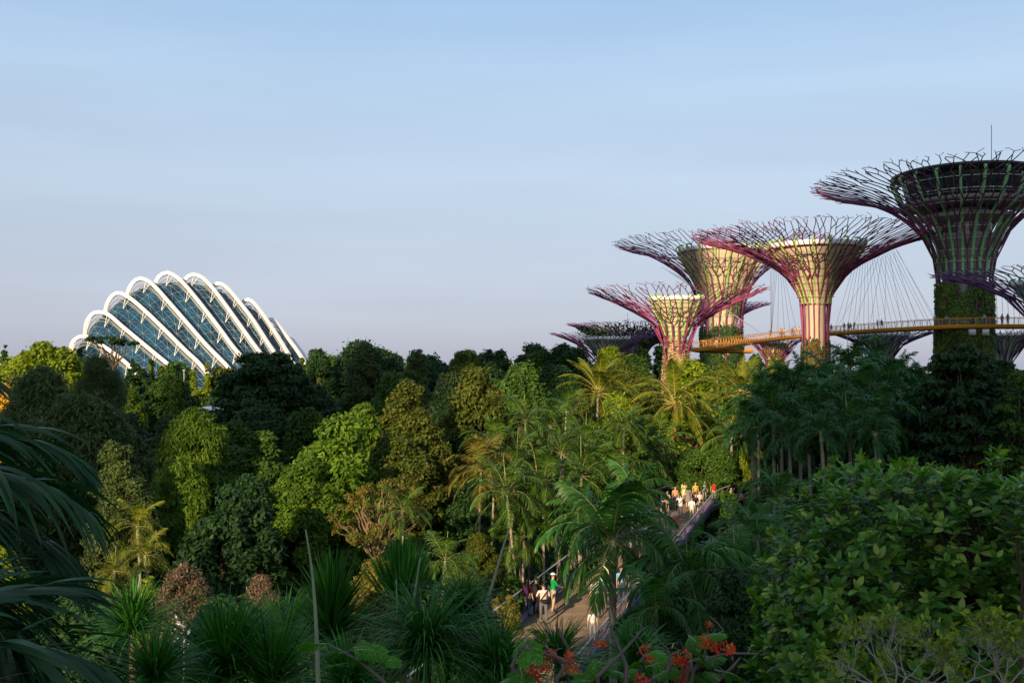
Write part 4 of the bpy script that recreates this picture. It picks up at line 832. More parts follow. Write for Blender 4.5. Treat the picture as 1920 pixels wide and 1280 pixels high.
# ------------------------------------------------------------------ dark foreground palm at the left
FG = thing('foreground_palm', 'dark foreground palm cut by the left edge, long drooping leaflets', 'palm', (-3.45, 4.5, ground_z(-3.5, 4.5)))
gzf = FG.location.z; top = np.array([0, 0, CAMZ - .82 - gzf]); tk = MB(); tk.tube([(0, 0, -.2), (.05, 0, top[2] * .6), tuple(top)], [.17, .14, .12], 10); tk.build('trunk', M_palmtrunk, FG, True)
fgm = L['fgpalm']
def fgf(Lf, e0, bend, az, roll, seed, ll=.66, n=46, droop=.85, lw=.026):
    f = frond(Lf, n, ll / Lf * Lf, lw, e0, bend, 58, 16, droop, 16, .12, seed, 7, .014, .16, .85); o = f.build('frond', [fgm, M_rachis], FG); o.location = tuple(top); o.rotation_euler = (R(roll), 0, R(az))
for k, a in enumerate([(1.62, 38, 80, 4, -6), (1.6, 20, 88, -16, 8), (1.55, 50, 90, 26, -10), (1.5, 6, 80, 6, 12), (1.45, -8, 65, -26, 0), (1.5, 30, 90, -46, 10), (1.5, 60, 90, -75, 0), (1.5, 45, 90, 95, 0), (1.5, 30, 90, 150, 0), (1.5, 40, 90, 215, 0), (1.4, 70, 80, 55, 0), (1.45, -25, 50, 14, 0), (1.4, -40, 40, -10, 0), (1.4, -15, 60, 34, 0), (1.35, -50, 30, 22, 0), (1.3, -55, 25, -24, 0), (1.4, -30, 45, 2, 10), (1.5, 28, 88, 14, 0), (1.5, 12, 85, -6, 6), (1.4, -2, 70, 16, -8), (1.4, -18, 55, -16, 4), (1.35, -45, 35, 6, 0), (1.3, -60, 20, 0, 0)]): fgf(*a, k + 1)
LP = thing('low_foreground_palm', 'young palm at the bottom left corner with broad glossy blades', 'palm', (-2.25, 3.3, ground_z(-2, 3.3)))
gz2 = LP.location.z; tp2 = np.array([0, 0, CAMZ - 1.10 - gz2]); tk = MB(); tk.tube([(0, 0, -.2), (0, 0, tp2[2])], [.06, .05], 8); tk.build('trunk', M_palmtrunk, LP, True)
for i, (Lf, e0, b, az, ro) in enumerate([(.92, 34, 70, 4, 10), (.9, 14, 60, -14, -6), (.85, 48, 70, 30, 0), (.8, 2, 45, 10, 12), (.8, 22, 60, -40, 0), (.8, 40, 60, 80, 0), (.8, 35, 60, 140, 0), (.8, 30, 60, 220, 0), (.75, -8, 40, -4, 0)]):
    f = frond(Lf, 20, .44, .026, e0, b, 52, 16, .45, 18, .15, 30 + i, 6, .010, .16, .85); o = f.build('frond', [L['fgpalm'], M_rachis], LP); o.location = tuple(tp2); o.rotation_euler = (R(ro), 0, R(az))

# ------------------------------------------------------------------ big-leaved tree at the right
def shaped_leaves(m, c, d, nrm, l, w, v, curl=.25, mi=0):
    """ovate leaf of two rows of quads folded on the midrib and curling down"""
    n = len(c); K = 5; u = np.linspace(0, 1, K + 1); prof = np.array([.10, .72, 1.0, .92, .62, .04]); sd = np.cross(nrm, d); l = l[:, None]; w = w[:, None]
    rows = []
    for k in range(K + 1):
        mid = c + d * l * u[k] - nrm * l * curl * u[k] ** 2
        rows.append(np.stack([mid - sd * w * prof[k] / 2 + nrm * w * .14 * prof[k], mid, mid + sd * w * prof[k] / 2 + nrm * w * .14 * prof[k]], 1))
    V = np.stack(rows, 1).reshape(n, (K + 1) * 3, 3); b = np.arange(n)[:, None] * (K + 1) * 3; f = np.array([[k * 3 + j, k * 3 + j + 1, k * 3 + 4 + j, k * 3 + 3 + j] for k in range(K) for j in (0, 1)])
    m.addq(V.reshape(-1, 3), (b[:, :, None] + f[None]).reshape(-1, 4), mi, np.repeat(v, K * 2))
def bigleaf(label, outline, D, zbot, nclump, seed, leafl=.20, name='big_leaved_tree'):
    """outline: (px, top y) of the crown; leaves sit in whorls on twig ends"""
    rg = np.random.default_rng(seed); s = FPX / D; ox = [p[0] for p in outline]; oy = [p[1] for p in outline]
    cx = (max(min(ox), 0) + max(ox)) / 2; gz = ground_z(PX(cx, D), D); t = thing(name, label, 'tree', (PX(cx, D), D, gz)); o = np.array(t.location)
    tips = []
    for k in range(nclump):
        px = rg.uniform(min(ox), max(ox)); yt = np.interp(px, ox, oy); q = rg.random() ** 1.15; py = yt + 8 + (zbot - yt) * q
        dep = D + rg.uniform(-1.0, 1.0) * (1.3 + .6 * q) + (.6 if q < .1 else 0); tips.append(np.array(P(px, py, D)) * np.array([1, 0, 1]) + np.array([0, dep, 0]) - o)
    tips = np.array(tips); W = MB(); f0 = np.array([0, 0, .8])
    W.tube([(0, 0, -.3), (.1, 0, .4), tuple(f0)], [.16, .13, .12], 8)
    hubs = [np.array([np.interp(a, [0, 1], [tips[:, 0].min() * .7, tips[:, 0].max() * .7]), rg.uniform(-.5, .5), rg.uniform(.35, .7) * tips[:, 2].max()]) for a in np.linspace(0, 1, 11)]
    for h in hubs: W.tube(limb_path(rg, f0, h, .1, 8), np.linspace(.05, .022, 8), 6, 0, False)
    C, Dv, Nv, Lv, Vv = [], [], [], [], []
    for tp in tips:
        h = hubs[int(np.argmin([np.linalg.norm(tp - q) for q in hubs]))]
        if rg.random() < .3: W.tube(limb_path(rg, h, tp, .12, 5), np.linspace(.016, .006, 5), 4, 0, False)
        ax = unit(tp - h + np.array([0, -.2, .9]) * np.linalg.norm(tp - h)); k = rg.integers(7, 12); tone = rg.uniform(-.25, .25)
        for i in range(k):
            a = i * 2.4 + rg.normal(0, .3); b1 = unit(np.cross(ax, [.3, .9, .2])); b2 = np.cross(ax, b1); q = i / k
            d = unit((b1 * math.cos(a) + b2 * math.sin(a)) * (1.0 - .5 * q) + ax * (.15 + .9 * q) + rg.normal(0, .15, 3)); nn = unit(ax * (1 - .3 * q) + rg.normal(0, .22, 3)); nn = unit(nn - d * (nn @ d))
            C.append(tp - ax * .16 * (1 - q)); Dv.append(d); Nv.append(nn); Lv.append(leafl * rg.uniform(.65, 1.15) * (1 - .3 * q)); Vv.append(np.clip(.4 + tone + .55 * q + rg.normal(0, .12), 0, 1))
    W.build('trunk', M_bark, t, True); m = MB(); Lv = np.array(Lv)
    shaped_leaves(m, np.array(C), np.array(Dv), np.array(Nv), Lv, Lv * rg.uniform(.46, .58, len(Lv)), np.array(Vv)); m.build('crown', L['big'], t)
    return t
bigleaf('big-leaved tree filling the lower right, oval leathery leaves', [(1450, 1180), (1480, 1060), (1525, 960), (1570, 900), (1605, 878), (1680, 865), (1740, 872), (1790, 862), (1850, 885), (1880, 905), (1990, 900)], 14, 1330, 1750, 3)
bigleaf('big-leaved tree at the right edge, higher than its neighbour', [(1885, 905), (1905, 860), (1935, 845), (2010, 850)], 12.5, 1010, 60, 9)

# ------------------------------------------------------------------ flame tree twigs with red flowers
DF = 9.6
FT = thing('flame_shrub', 'flame shrub with bare grey branches and scarlet flowers at the bottom', 'shrub', tuple(P(1190, 1400, DF))); of = np.array(FT.location); FT.location.z = ground_z(FT.location.x, DF); of[2] = FT.location.z
rg = np.random.default_rng(12)
def pf(px, py, dd=0): return np.array(P(px, py, DF + dd)) - of
BR = [[(1120, 1268), (1167, 1222), (1207, 1177)], [(1190, 1282), (1295, 1255), (1350, 1227), (1422, 1225)], [(1287, 1222), (1325, 1200), (1357, 1182)], [(1042, 1275), (1060, 1240), (1010, 1222), (980, 1214)], [(1060, 1250), (1035, 1222), (1002, 1197)], [(1070, 1272), (1067, 1222), (1042, 1170)],
      [(1175, 1250), (1162, 1217), (1145, 1175)], [(1300, 1255), (1320, 1230), (1322, 1205)], [(1200, 1265), (1205, 1235), (1222, 1228), (1230, 1245)], [(1250, 1270), (1255, 1240), (1258, 1228)], [(1020, 1290), (1000, 1262), (985, 1240)], [(1330, 1290), (1368, 1255), (1388, 1232)], [(960, 1250), (972, 1222), (990, 1200)], [(1290, 1250), (1287, 1222)]]
w = MB(); root = np.array([0, 0, 0.1])
for j, b in enumerate(BR):
    pts = [pf(x, y, rg.normal(0, .12) * 0 + (j % 3 - 1) * .25) for x, y in b]; c = crom(pts, 5); w.tube(c, np.linspace(.022, .009, len(c)), 6, 0, False)
    w.tube(limb_path(rg, root + rg.normal(0, .05, 3), pts[0], .05, 7), np.linspace(.05, .02, 7), 6, 0, False)
    for q in range(3):
        a = c[rg.integers(2, len(c))]; w.tube(limb_path(rg, a, a + np.array([rg.normal(0, .13), rg.normal(0, .08), rg.uniform(.02, .2)]), .1, 4), np.linspace(.009, .004, 4), 4, 0, False)
w.build('branch', pmat('grey_twig', (.16, .13, .12), .8, 0, .2, 8), FT, True)
ff = frond(1, 9, .34, .05, 20, 40, 70, 40, .2, 10, .2, 5, 2, .008); leafpin = MB()
def bipinnate(Lb, seed):
    """feathery leaf: a stalk with pairs of pinnae, each set with small leaflets"""
    r_ = np.random.default_rng(seed); m = MB(); K = 8
    m.tube([(0, 0, 0), (Lb * .5, 0, Lb * .08), (Lb, 0, 0)], [.006, .005, .002], 4, 1, False)
    for i in range(K):
        u = .25 + .75 * i / K
        for sg in (-1, 1):
            p0 = np.array([Lb * u, 0, Lb * .08 * math.sin(u * 3)]); dv = unit(np.array([.55, sg, -.15 + r_.normal(0, .1)])); ln = Lb * .42 * math.sin(math.pi * (.25 + .6 * u)); nl = 12
            q = np.linspace(.1, 1, nl); pc = p0 + dv * ln * q[:, None] - np.array([0, 0, 1]) * (q ** 2 * ln * .2)[:, None]; sv = np.array([-dv[1], dv[0], 0])
            for s2 in (-1, 1): m.leaves(pc + sv * s2 * .017, np.repeat([unit(sv * s2 + dv * .4)], nl, 0), np.repeat([dv], nl, 0), .036, .015, 0, r_.random(nl))
    return m.mesh('feathery_leaf', [L['flame'], M_shaft])
BP = [bipinnate(.30, 1), bipinnate(.24, 2), bipinnate(.20, 3)]
LV = [(985, 1190), (1000, 1195), (1030, 1200), (975, 1250), (1130, 1232), (1120, 1240), (1290, 1190), (1320, 1192), (1305, 1215), (1200, 1235), (1260, 1215), (1250, 1225), (1310, 1245), (1240, 1260), (1160, 1272), (1145, 1265), (1180, 1268), (1100, 1262), (1225, 1270), (1080, 1275), (1050, 1268), (1340, 1255), (1290, 1240), (1275, 1262), (960, 1268), (1110, 1276), (1350, 1275), (1210, 1250), (1130, 1255)]
for i, (x, y) in enumerate(LV): put('feathery_leaf', BP[i % 3], FT, tuple(pf(x, y, rg.normal(0, .15))), (rg.normal(0, .5), rg.normal(.1, .35), rg.uniform(0, 6.28)), rg.uniform(.8, 1.25))
M_red = leafmat('scarlet_petal', (.72, .022, .008), (.92, .07, .012), .3, .5, .3, c3=(.75, .25, .03)); M_bud = pmat('green_bud', (.32, .36, .06), .5)
def flower(seed):
    r_ = np.random.default_rng(seed); m = MB(); c, d, s_, = [], [], []
    for k in range(3):
        o = r_.normal(0, .022, 3)
        for i in range(5):
            a = i * 1.257 + r_.normal(0, .2); dv = unit(np.array([math.cos(a), math.sin(a) * .8, r_.uniform(-.2, .7)])); c.append(o + dv * .02); d.append(dv); nn = unit(np.array([0, 0, 1]) + r_.normal(0, .4, 3)); s_.append(nn)
    c, d, nn = np.array(c), np.array(d), np.array(s_); nn = unit(nn - d * (nn * d).sum(1, keepdims=True)); l = r_.uniform(.035, .05, len(c)); shaped_leaves(m, c, d, nn, l, l * .75, r_.random(len(c)), .3)
    for k in range(6):
        dv = unit(np.array([r_.normal(0, .5), r_.normal(0, .5), 1])) * r_.uniform(.03, .07); m.tube([(0, 0, 0), tuple(dv)], .0022, 4, 1, False); m.tube([tuple(dv), tuple(dv * 1.15)], [.007, .006], 5, 1)
    return m.mesh('flower', [M_red, M_bud])
FL = [flower(k) for k in range(5)]
for i, (x, y) in enumerate([(1330, 1172), (1325, 1200), (1327, 1208), (1352, 1204), (1343, 1214), (1366, 1216), (1213, 1214), (1206, 1218), (1272, 1232), (1285, 1230), (1266, 1238), (1278, 1246), (1133, 1206), (1122, 1208), (1032, 1230), (1070, 1232), (1064, 1238), (1000, 1248), (1008, 1256), (1018, 1252), (1060, 1250), (998, 1266), (990, 1254), (1203, 1270), (1258, 1270), (1278, 1268), (1026, 1250), (1070, 1252), (1340, 1206), (1195, 1272), (1215, 1232)]):
    put('flower', FL[i % 5], FT, tuple(pf(x, y, -.15 + rg.normal(0, .08))), (rg.normal(.6, .4), rg.normal(0, .4), rg.uniform(0, 6.28)), rg.uniform(.65, 1.05))
# small branch of the same kind further left
F2 = thing('flame_sapling', 'bare flame tree branch with yellow-green leaf sprays, left of the red flowers', 'shrub', tuple(P(722, 1400, 9))); F2.location.z = ground_z(F2.location.x, 9); o2 = np.array(F2.location)
def p2(px, py): return np.array(P(px, py, 9)) - o2
w = MB(); c = crom([p2(*q) for q in [(735, 1300), (717, 1275), (675, 1240), (645, 1222), (615, 1207)]], 5); w.tube(c, np.linspace(.018, .007, len(c)), 6, 0, False); w.tube([(0, 0, 0), tuple(p2(735, 1300))], [.03, .018], 6, 0, False)
for a, b in (((675, 1240), (672, 1222)), ((690, 1250), (705, 1238)), ((717, 1275), (722, 1255)), ((650, 1225), (662, 1212))): w.tube([tuple(p2(*a)), tuple(p2(*b))], [.009, .004], 5, 0, False)
w.build('branch', MATS['grey_twig'], F2, True)
for i, (x, y, r_) in enumerate([(612, 1206, 3.0), (655, 1218, .3), (648, 1222, 3.4), (668, 1216, .1), (705, 1237, 3.0), (712, 1236, .2), (660, 1214, .8)]): put('feathery_leaf', BP[i % 3], F2, tuple(p2(x, y)), (.5, .2, r_), .9)
# pale twiggy bushes, bottom right
def twiggy(label, px, D, tops, seed, spread):
    rg = np.random.default_rng(seed); b0 = P(px, 1420, D); gz = ground_z(b0.x, D); t = thing('twiggy_shrub', label, 'shrub', (b0.x, D, gz), 0, 'twiggy shrubs'); o = np.array(t.location); w = MB(); tipl = []
    w.tube([(0, 0, -.1), tuple(np.array(P(px, 1300, D)) - o)], [.03, .014], 7)
    def grow(p, d, r, depth):
        ln = (.215 * .77 ** (5 - depth)) * rg.uniform(.7, 1.2); q = p + d * ln; mid = (p + q) / 2 + rg.normal(0, .012, 3); w.tube([p, mid, q], [r, r * .85, r * .7], 5, 0, False)
        if depth <= 2: tipl.append((q, d))
        if depth == 0: return
        for k in range(2 if rg.random() < .55 else 3):
            nd = unit(d + rg.normal(0, .55, 3) * np.array([1, .8, .55]) + np.array([0, 0, .10])); grow(q, nd, r * .66, depth - 1)
    base = np.array(P(px, 1300, D)) - o
    for tx, ty in tops: grow(base, unit(np.array(P(tx, ty, D)) - o - base), .0095, 5)
    w.build('branch', pmat('pale_twig', (.42, .37, .34), .8, 0, .2, 8), t, True); m = MB(); C, Dv, Nn = [], [], []
    for q, d in tipl:
        if rg.random() < .4:
            for k in range(rg.integers(2, 6)): dv = unit(d + rg.normal(0, .8, 3)); C.append(q + rg.normal(0, .012, 3)); Dv.append(dv); nn = unit(np.array([0, 0, 1]) + rg.normal(0, .5, 3)); Nn.append(unit(nn - dv * (nn @ dv)))
    C, Dv, Nn = map(np.array, (C, Dv, Nn)); l = rg.uniform(.035, .08, len(C)); shaped_leaves(m, C, Dv, Nn, l, l * .4, rg.random(len(C)), .2); m.build('foliage', L['twig'], t)
twiggy('pale twiggy shrub with small yellow-green leaves before the big-leaved tree', 1672, 8.6, [(1590, 1262), (1650, 1235), (1690, 1225), (1725, 1240), (1620, 1270), (1760, 1270)], 5, 1)
twiggy('pale twiggy shrub at the bottom right corner', 1885, 8.8, [(1850, 1235), (1890, 1235), (1925, 1240), (1870, 1250)], 6, 1)
twiggy('low pale twiggy shrub between the other two', 1785, 9.2, [(1745, 1285), (1780, 1280), (1815, 1280)], 7, 1)
# ------------------------------------------------------------------ footbridge
BZ = 3.5
def bl(y): return .30 * (y - 42) + .56                                   # left edge of the deck
def brt(y): return .305 * (y - 38.8) + 3.6                               # right edge
FB = thing('footbridge', 'timber-decked footbridge with slanted purple railings and white handrails', 'footbridge', (0, 30, 0))
ob = np.array([0, 30, 0]); M_deckw = pmat('weathered_decking', (.31, .22, .15), .75, 0, .26, 1.4)
yy = np.linspace(27, 92, 326); curve = np.clip(yy - 76, 0, 99) ** 2 * .03
pl = MB()
for k in range(len(yy) - 1):
    y0, y1 = yy[k] + .012, yy[k + 1] - .012; c0, c1 = curve[k], curve[k + 1]; z = BZ + .004 * math.sin(k * 7.3)
    V = np.array([(bl(y0) + c0, y0, z), (brt(y0) + c0, y0, z), (brt(y1) + c1, y1, z), (bl(y1) + c1, y1, z)]) - ob; V2 = V - np.array([0, 0, .06])
    pl.addq(np.vstack([V, V2]), [[0, 1, 2, 3], [7, 6, 5, 4], [0, 4, 5, 1], [1, 5, 6, 2], [2, 6, 7, 3], [3, 7, 4, 0]], 0, 0.5)
pl.build('deck', M_deckw, FB)
M_kerb = pmat('blue_violet_steel', (.10, .085, .24), .45, 0, .1, 1); M_post = pmat('violet_post', (.17, .12, .25), .5, 0, .1, 1); M_rail = pmat('pale_handrail', (.78, .74, .76), .4, .1, .05, 2)
for sgn, fn in ((-1, bl), (1, brt)):
    x = np.array([fn(v) for v in yy]) + curve + sgn * .08; c = np.stack([x, yy, 0 * yy + BZ], 1) - ob
    kb = MB(); up = np.array([0, 0, 1.]); ex = np.array([1., 0, 0])
    kb.grid(np.stack([c - ex * .07 + up * .22, c + ex * .07 + up * .22, c + ex * .07 - up * .45, c - ex * .07 - up * .45, c - ex * .07 + up * .22], 1)); kb.build('kerb_beam', M_kerb, FB)
    rl = MB(); top = c + ex * sgn * .28 + up * 1.12; rl.tube(top[::5], .035, 7); rl.build('handrail', M_rail, FB, True)
    for i in range(2, len(yy) - 3, 7):
        ps = MB(); a, b = c[i] + up * .2, top[min(i + 3, len(yy) - 1)] - up * .02; w = np.array([0, .045, 0]); th = ex * .018
        V = np.array([a - w - th, a + w - th, b + w - th, b - w - th, a - w + th, a + w + th, b + w + th, b - w + th]); ps.addq(V, [[0, 1, 2, 3], [7, 6, 5, 4], [0, 4, 5, 1], [1, 5, 6, 2], [2, 6, 7, 3], [3, 7, 4, 0]]); ps.build('railing_post', M_post, FB)
pr = MB()
for y in np.arange(32, 90, 9): pr.tube([((bl(y) + brt(y)) / 2, y - 30, -.3), ((bl(y) + brt(y)) / 2, y - 30, BZ - .06)], .3, 10)
pr.build('pier', M_concd, FB)
# small white curved roof between the trees, a lamp mast and thin far masts
t = thing('curved_shelter', 'white curved shelter roof showing between rain tree and green tree', 'shelter', (PX(385, 100), 100, 0)); m = MB(); a = np.linspace(-.5, 1.05, 14)
prof = np.stack([np.sin(a) * 1.9, 0 * a, np.cos(a) * 1.3], 1); z0 = PZ(768, 100) - 1.0
m.grid(np.stack([prof + [0, -2, z0], prof + [0, 2, z0], prof * .94 + [0, 2, z0], prof * .94 + [0, -2, z0], prof + [0, -2, z0]], 1)); m.build('roof', M_white, t); m = MB()
for sx in (-.8, 1.3):
    for sy in (-1.6, 1.6): m.tube([(sx, sy, 0), (sx, sy, z0 + .8)], .06, 6)
m.build('post', M_concd, t)
def mast(label, px, y0, D, r):
    h = PZ(y0, D); t = thing('lamp_mast', label, 'mast', (PX(px, D), D, 0)); m = MB(); m.tube([(0, 0, 0), (0, 0, h)], [r * 1.3, r * .7], 6); m.build('pole', M_hoop, t); m = MB(); m.box((0, 0, h + r), (r * 5, r * 2.4, r * 2)); m.build('lamp_head', M_hoop, t)
mast('thin pale lamp mast between the cypresses in front of the glass', 345, 695, 180, .09)
mast('thin distant mast left of the planted trunk, below the skyway', 1696, 655, 330, .08)
mast('thin slanting-looking mast right of the lit planted trunk', 1566, 664, 330, .08)

# ------------------------------------------------------------------ people
def body_mesh(key, J, rad, edges, names):
    """one continuous skin grown over the skeleton; face material by the nearest bone"""
    me = bpy.data.meshes.new('sk'); ids = {k: i for i, k in enumerate(J)}; me.from_pydata([J[k] for k in J], [(ids[a], ids[b]) for a, b in edges], [])
    o = bpy.data.objects.new('sk', me); COL.objects.link(o); md = o.modifiers.new('skin', 'SKIN'); md.use_smooth_shade = True; sb = o.modifiers.new('sub', 'SUBSURF'); sb.levels = sb.render_levels = 1
    for k, i in ids.items(): sv = me.skin_vertices[0].data[i]; r = rad[k]; sv.radius = r if isinstance(r, tuple) else (r, r); sv.use_root = (k == 'pelvis')
    dg = bpy.context.evaluated_depsgraph_get(); dg.update(); ev = bpy.data.meshes.new_from_object(o.evaluated_get(dg)); bpy.data.objects.remove(o)
    A = np.array([J[a] for a, b in edges]); B = np.array([J[b] for a, b in edges]); mi = np.array([names[(a, b)] for a, b in edges])
    c = np.zeros(len(ev.polygons) * 3); ev.polygons.foreach_get('center', c); c = c.reshape(-1, 3)
    t = np.clip(((c[:, None] - A) * (B - A)).sum(2) / ((B - A) ** 2).sum(1), 0, 1); d = np.linalg.norm(c[:, None] - (A + t[..., None] * (B - A)), axis=2)
    ev.polygons.foreach_set('material_index', mi[d.argmin(1)].astype(np.int32)); ev.name = 'body_' + key; return ev
def skeleton(pose):
    """facing -Y; slots 0 skin 1 top 2 trousers 3 shoes"""
    J = dict(pelvis=(0, 0, .96), waist=(0, 0, 1.08), chest=(0, .01, 1.28), neck=(0, .01, 1.45), head0=(0, 0, 1.53), head=(0, -.01, 1.62), crown=(0, 0, 1.71)); rad = dict(pelvis=(.155, .11), waist=(.135, .10), chest=(.165, .115), neck=(.055, .055), head0=(.062, .07), head=(.078, .095), crown=(.058, .066))
    E = [('pelvis', 'waist'), ('waist', 'chest'), ('chest', 'neck'), ('neck', 'head0'), ('head0', 'head'), ('head', 'crown')]; N = {E[0]: 1, E[1]: 1, E[2]: 1, E[3]: 0, E[4]: 0, E[5]: 0}
    stride = dict(stand=.03, walk=.22, photo=.05, lean=.06)[pose]
    for s, k in ((-1, 'r'), (1, 'l')):
        f = s * stride
        J.update({k + 'hip': (s * .10, 0, .88), k + 'knee': (s * .105, -f * .6 - .02, .50), k + 'ank': (s * .105, -f + (.03 if f < 0 else 0) + .02, .09), k + 'toe': (s * .115, -f - .15, .035)})
        rad.update({k + 'hip': (.095, .095), k + 'knee': .062, k + 'ank': .042, k + 'toe': (.042, .03)})
        if pose == 'photo' and True: el, ha = (s * .27, -.17, 1.30), (s * .09, -.30, 1.50)
        elif pose == 'lean': el, ha = (s * .27, -.10, 1.16), (s * .16, -.34, 1.10)
        elif pose == 'walk': el, ha = (s * .24, .05 + f * .4, 1.12), (s * .25, -.08 + f * .9, .88)
        else: el, ha = (s * .23, .03, 1.12), (s * .25, -.05, .86)
        J.update({k + 'sh': (s * .19, .01, 1.40), k + 'elb': el, k + 'wri': ha}); rad.update({k + 'sh': .062, k + 'elb': .044, k + 'wri': (.030, .026)})
        e2 = [('chest', k + 'sh'), (k + 'sh', k + 'elb'), (k + 'elb', k + 'wri'), ('pelvis', k + 'hip'), (k + 'hip', k + 'knee'), (k + 'knee', k + 'ank'), (k + 'ank', k + 'toe')]
        E += e2; N.update(dict(zip(e2, (1, 1, 0, 2, 2, 2, 3))))
        d = np.array(ha) - np.array(el); d = d / np.linalg.norm(d); sd = np.cross(d, [s, .2, .3]); sd /= np.linalg.norm(sd); pc = np.array(ha) + d * .07
        J[k + 'palm'] = tuple(pc); rad[k + 'palm'] = (.036, .022); E.append((k + 'wri', k + 'palm')); N[(k + 'wri', k + 'palm')] = 0
    return J, rad, E, N
BODY = {}
def body(pose, shorts=False, long=False):
    key = pose + ('_s' if shorts else '') + ('_l' if long else '')
    if key in BODY: return BODY[key]
    J, rad, E, N = skeleton(pose)
    if shorts:
        for k in 'rl': N[(k + 'knee', k + 'ank')] = 0
    if long:
        for k in 'rl': N[(k + 'elb', k + 'wri')] = 1
    me = body_mesh(key, J, rad, E, N)
    # fingers, thumb, nose and ears are welded into the same mesh
    x = MB()
    for s, k in ((-1, 'r'), (1, 'l')):
        w, p = np.array(J[k + 'wri']), np.array(J[k + 'palm']); d = (p - w) / np.linalg.norm(p - w); sd = np.cross(d, [s, .2, .3]); sd /= np.linalg.norm(sd); nn = np.cross(d, sd)
        for i, l in enumerate((.062, .075, .08, .07)): b = p + sd * (i - 1.5) * .019 + d * .01; x.tube([b, b + d * l * .5, b + d * l * .9 + nn * s * .02], [.0095, .0085, .006], 5)
        b = p - d * .03 - sd * .03; x.tube([b, b - sd * .025 + d * .025, b - sd * .03 + d * .055], [.011, .010, .007], 5)
        x.tube([(s * .085, .0, 1.585), (s * .092, .005, 1.625)], [.014, .018], 5)
    x.tube([(0, -.095, 1.635), (0, -.122, 1.60), (0, -.10, 1.593)], [.010, .017, .012], 5)
    xm = x.mesh('x', []); import bmesh
    bm = bmesh.new(); bm.from_mesh(me); bm.from_mesh(xm); bm.to_mesh(me); bm.free(); bpy.data.meshes.remove(xm)
    for _ in range(4): me.materials.append(None)
    BODY[key] = me; return me
def hair_mesh(kind):
    m = MB(); n, k = 14, 9; th = np.arange(n + 1) / n * 2 * math.pi; V = []
    for i in range(k):
        ph = i / (k - 1) * (1.75 if kind == 'short' else 1.9)
        ring = []
        for a in th:
            front = max(0, -math.sin(a)); pp = ph * (1 - .50 * front ** 1.5); r = .093 * math.sin(min(pp, 1.62)); rz = .118 * math.cos(pp)
            zz = 1.625 + rz; 
            if kind == 'long' and pp > 1.35: zz = 1.625 + .118 * math.cos(1.35) - (pp - 1.35) * .46
            ring.append((r * math.cos(a) * 1.02, r * math.sin(a) * 1.22 + .012, zz))
        V.append(ring)
    m.grid(np.array(V)); return m.mesh('hair_' + kind, [])
HAIR = {k: hair_mesh(k) for k in ('short', 'long')}
def cap_mesh():
    m = MB(); a = np.linspace(0, 1.5, 6); th = np.arange(17) / 16 * 2 * math.pi; m.grid(np.array([[(.103 * math.sin(p) * math.cos(q), .122 * math.sin(p) * math.sin(q) + .005, 1.655 + .09 * math.cos(p)) for q in th] for p in a]))
    q = np.linspace(-2.6, -.54, 9); m.grid(np.array([[(.103 * math.cos(v), .122 * math.sin(v), 1.662) for v in q], [(.11 * math.cos(v), .215 * math.sin(v) + .0, 1.645) for v in q]])); return m.mesh('cap', [])
CAP = cap_mesh()
for me_ in list(HAIR.values()) + [CAP]: me_.materials.append(None)
def cmat(c): return pmat('cloth_%02x%02x%02x' % tuple(int(v * 255) for v in c), c, .85, 0, .12, 6, .15)
SK = [pmat('skin_light', (.50, .29, .19), .6, 0, .05, 5), pmat('skin_tan', (.36, .19, .115), .6, 0, .05, 5)]; M_hair = pmat('black_hair', (.012, .010, .009), .5); M_lens = pmat('dark_lens', (.01, .01, .012), .2)
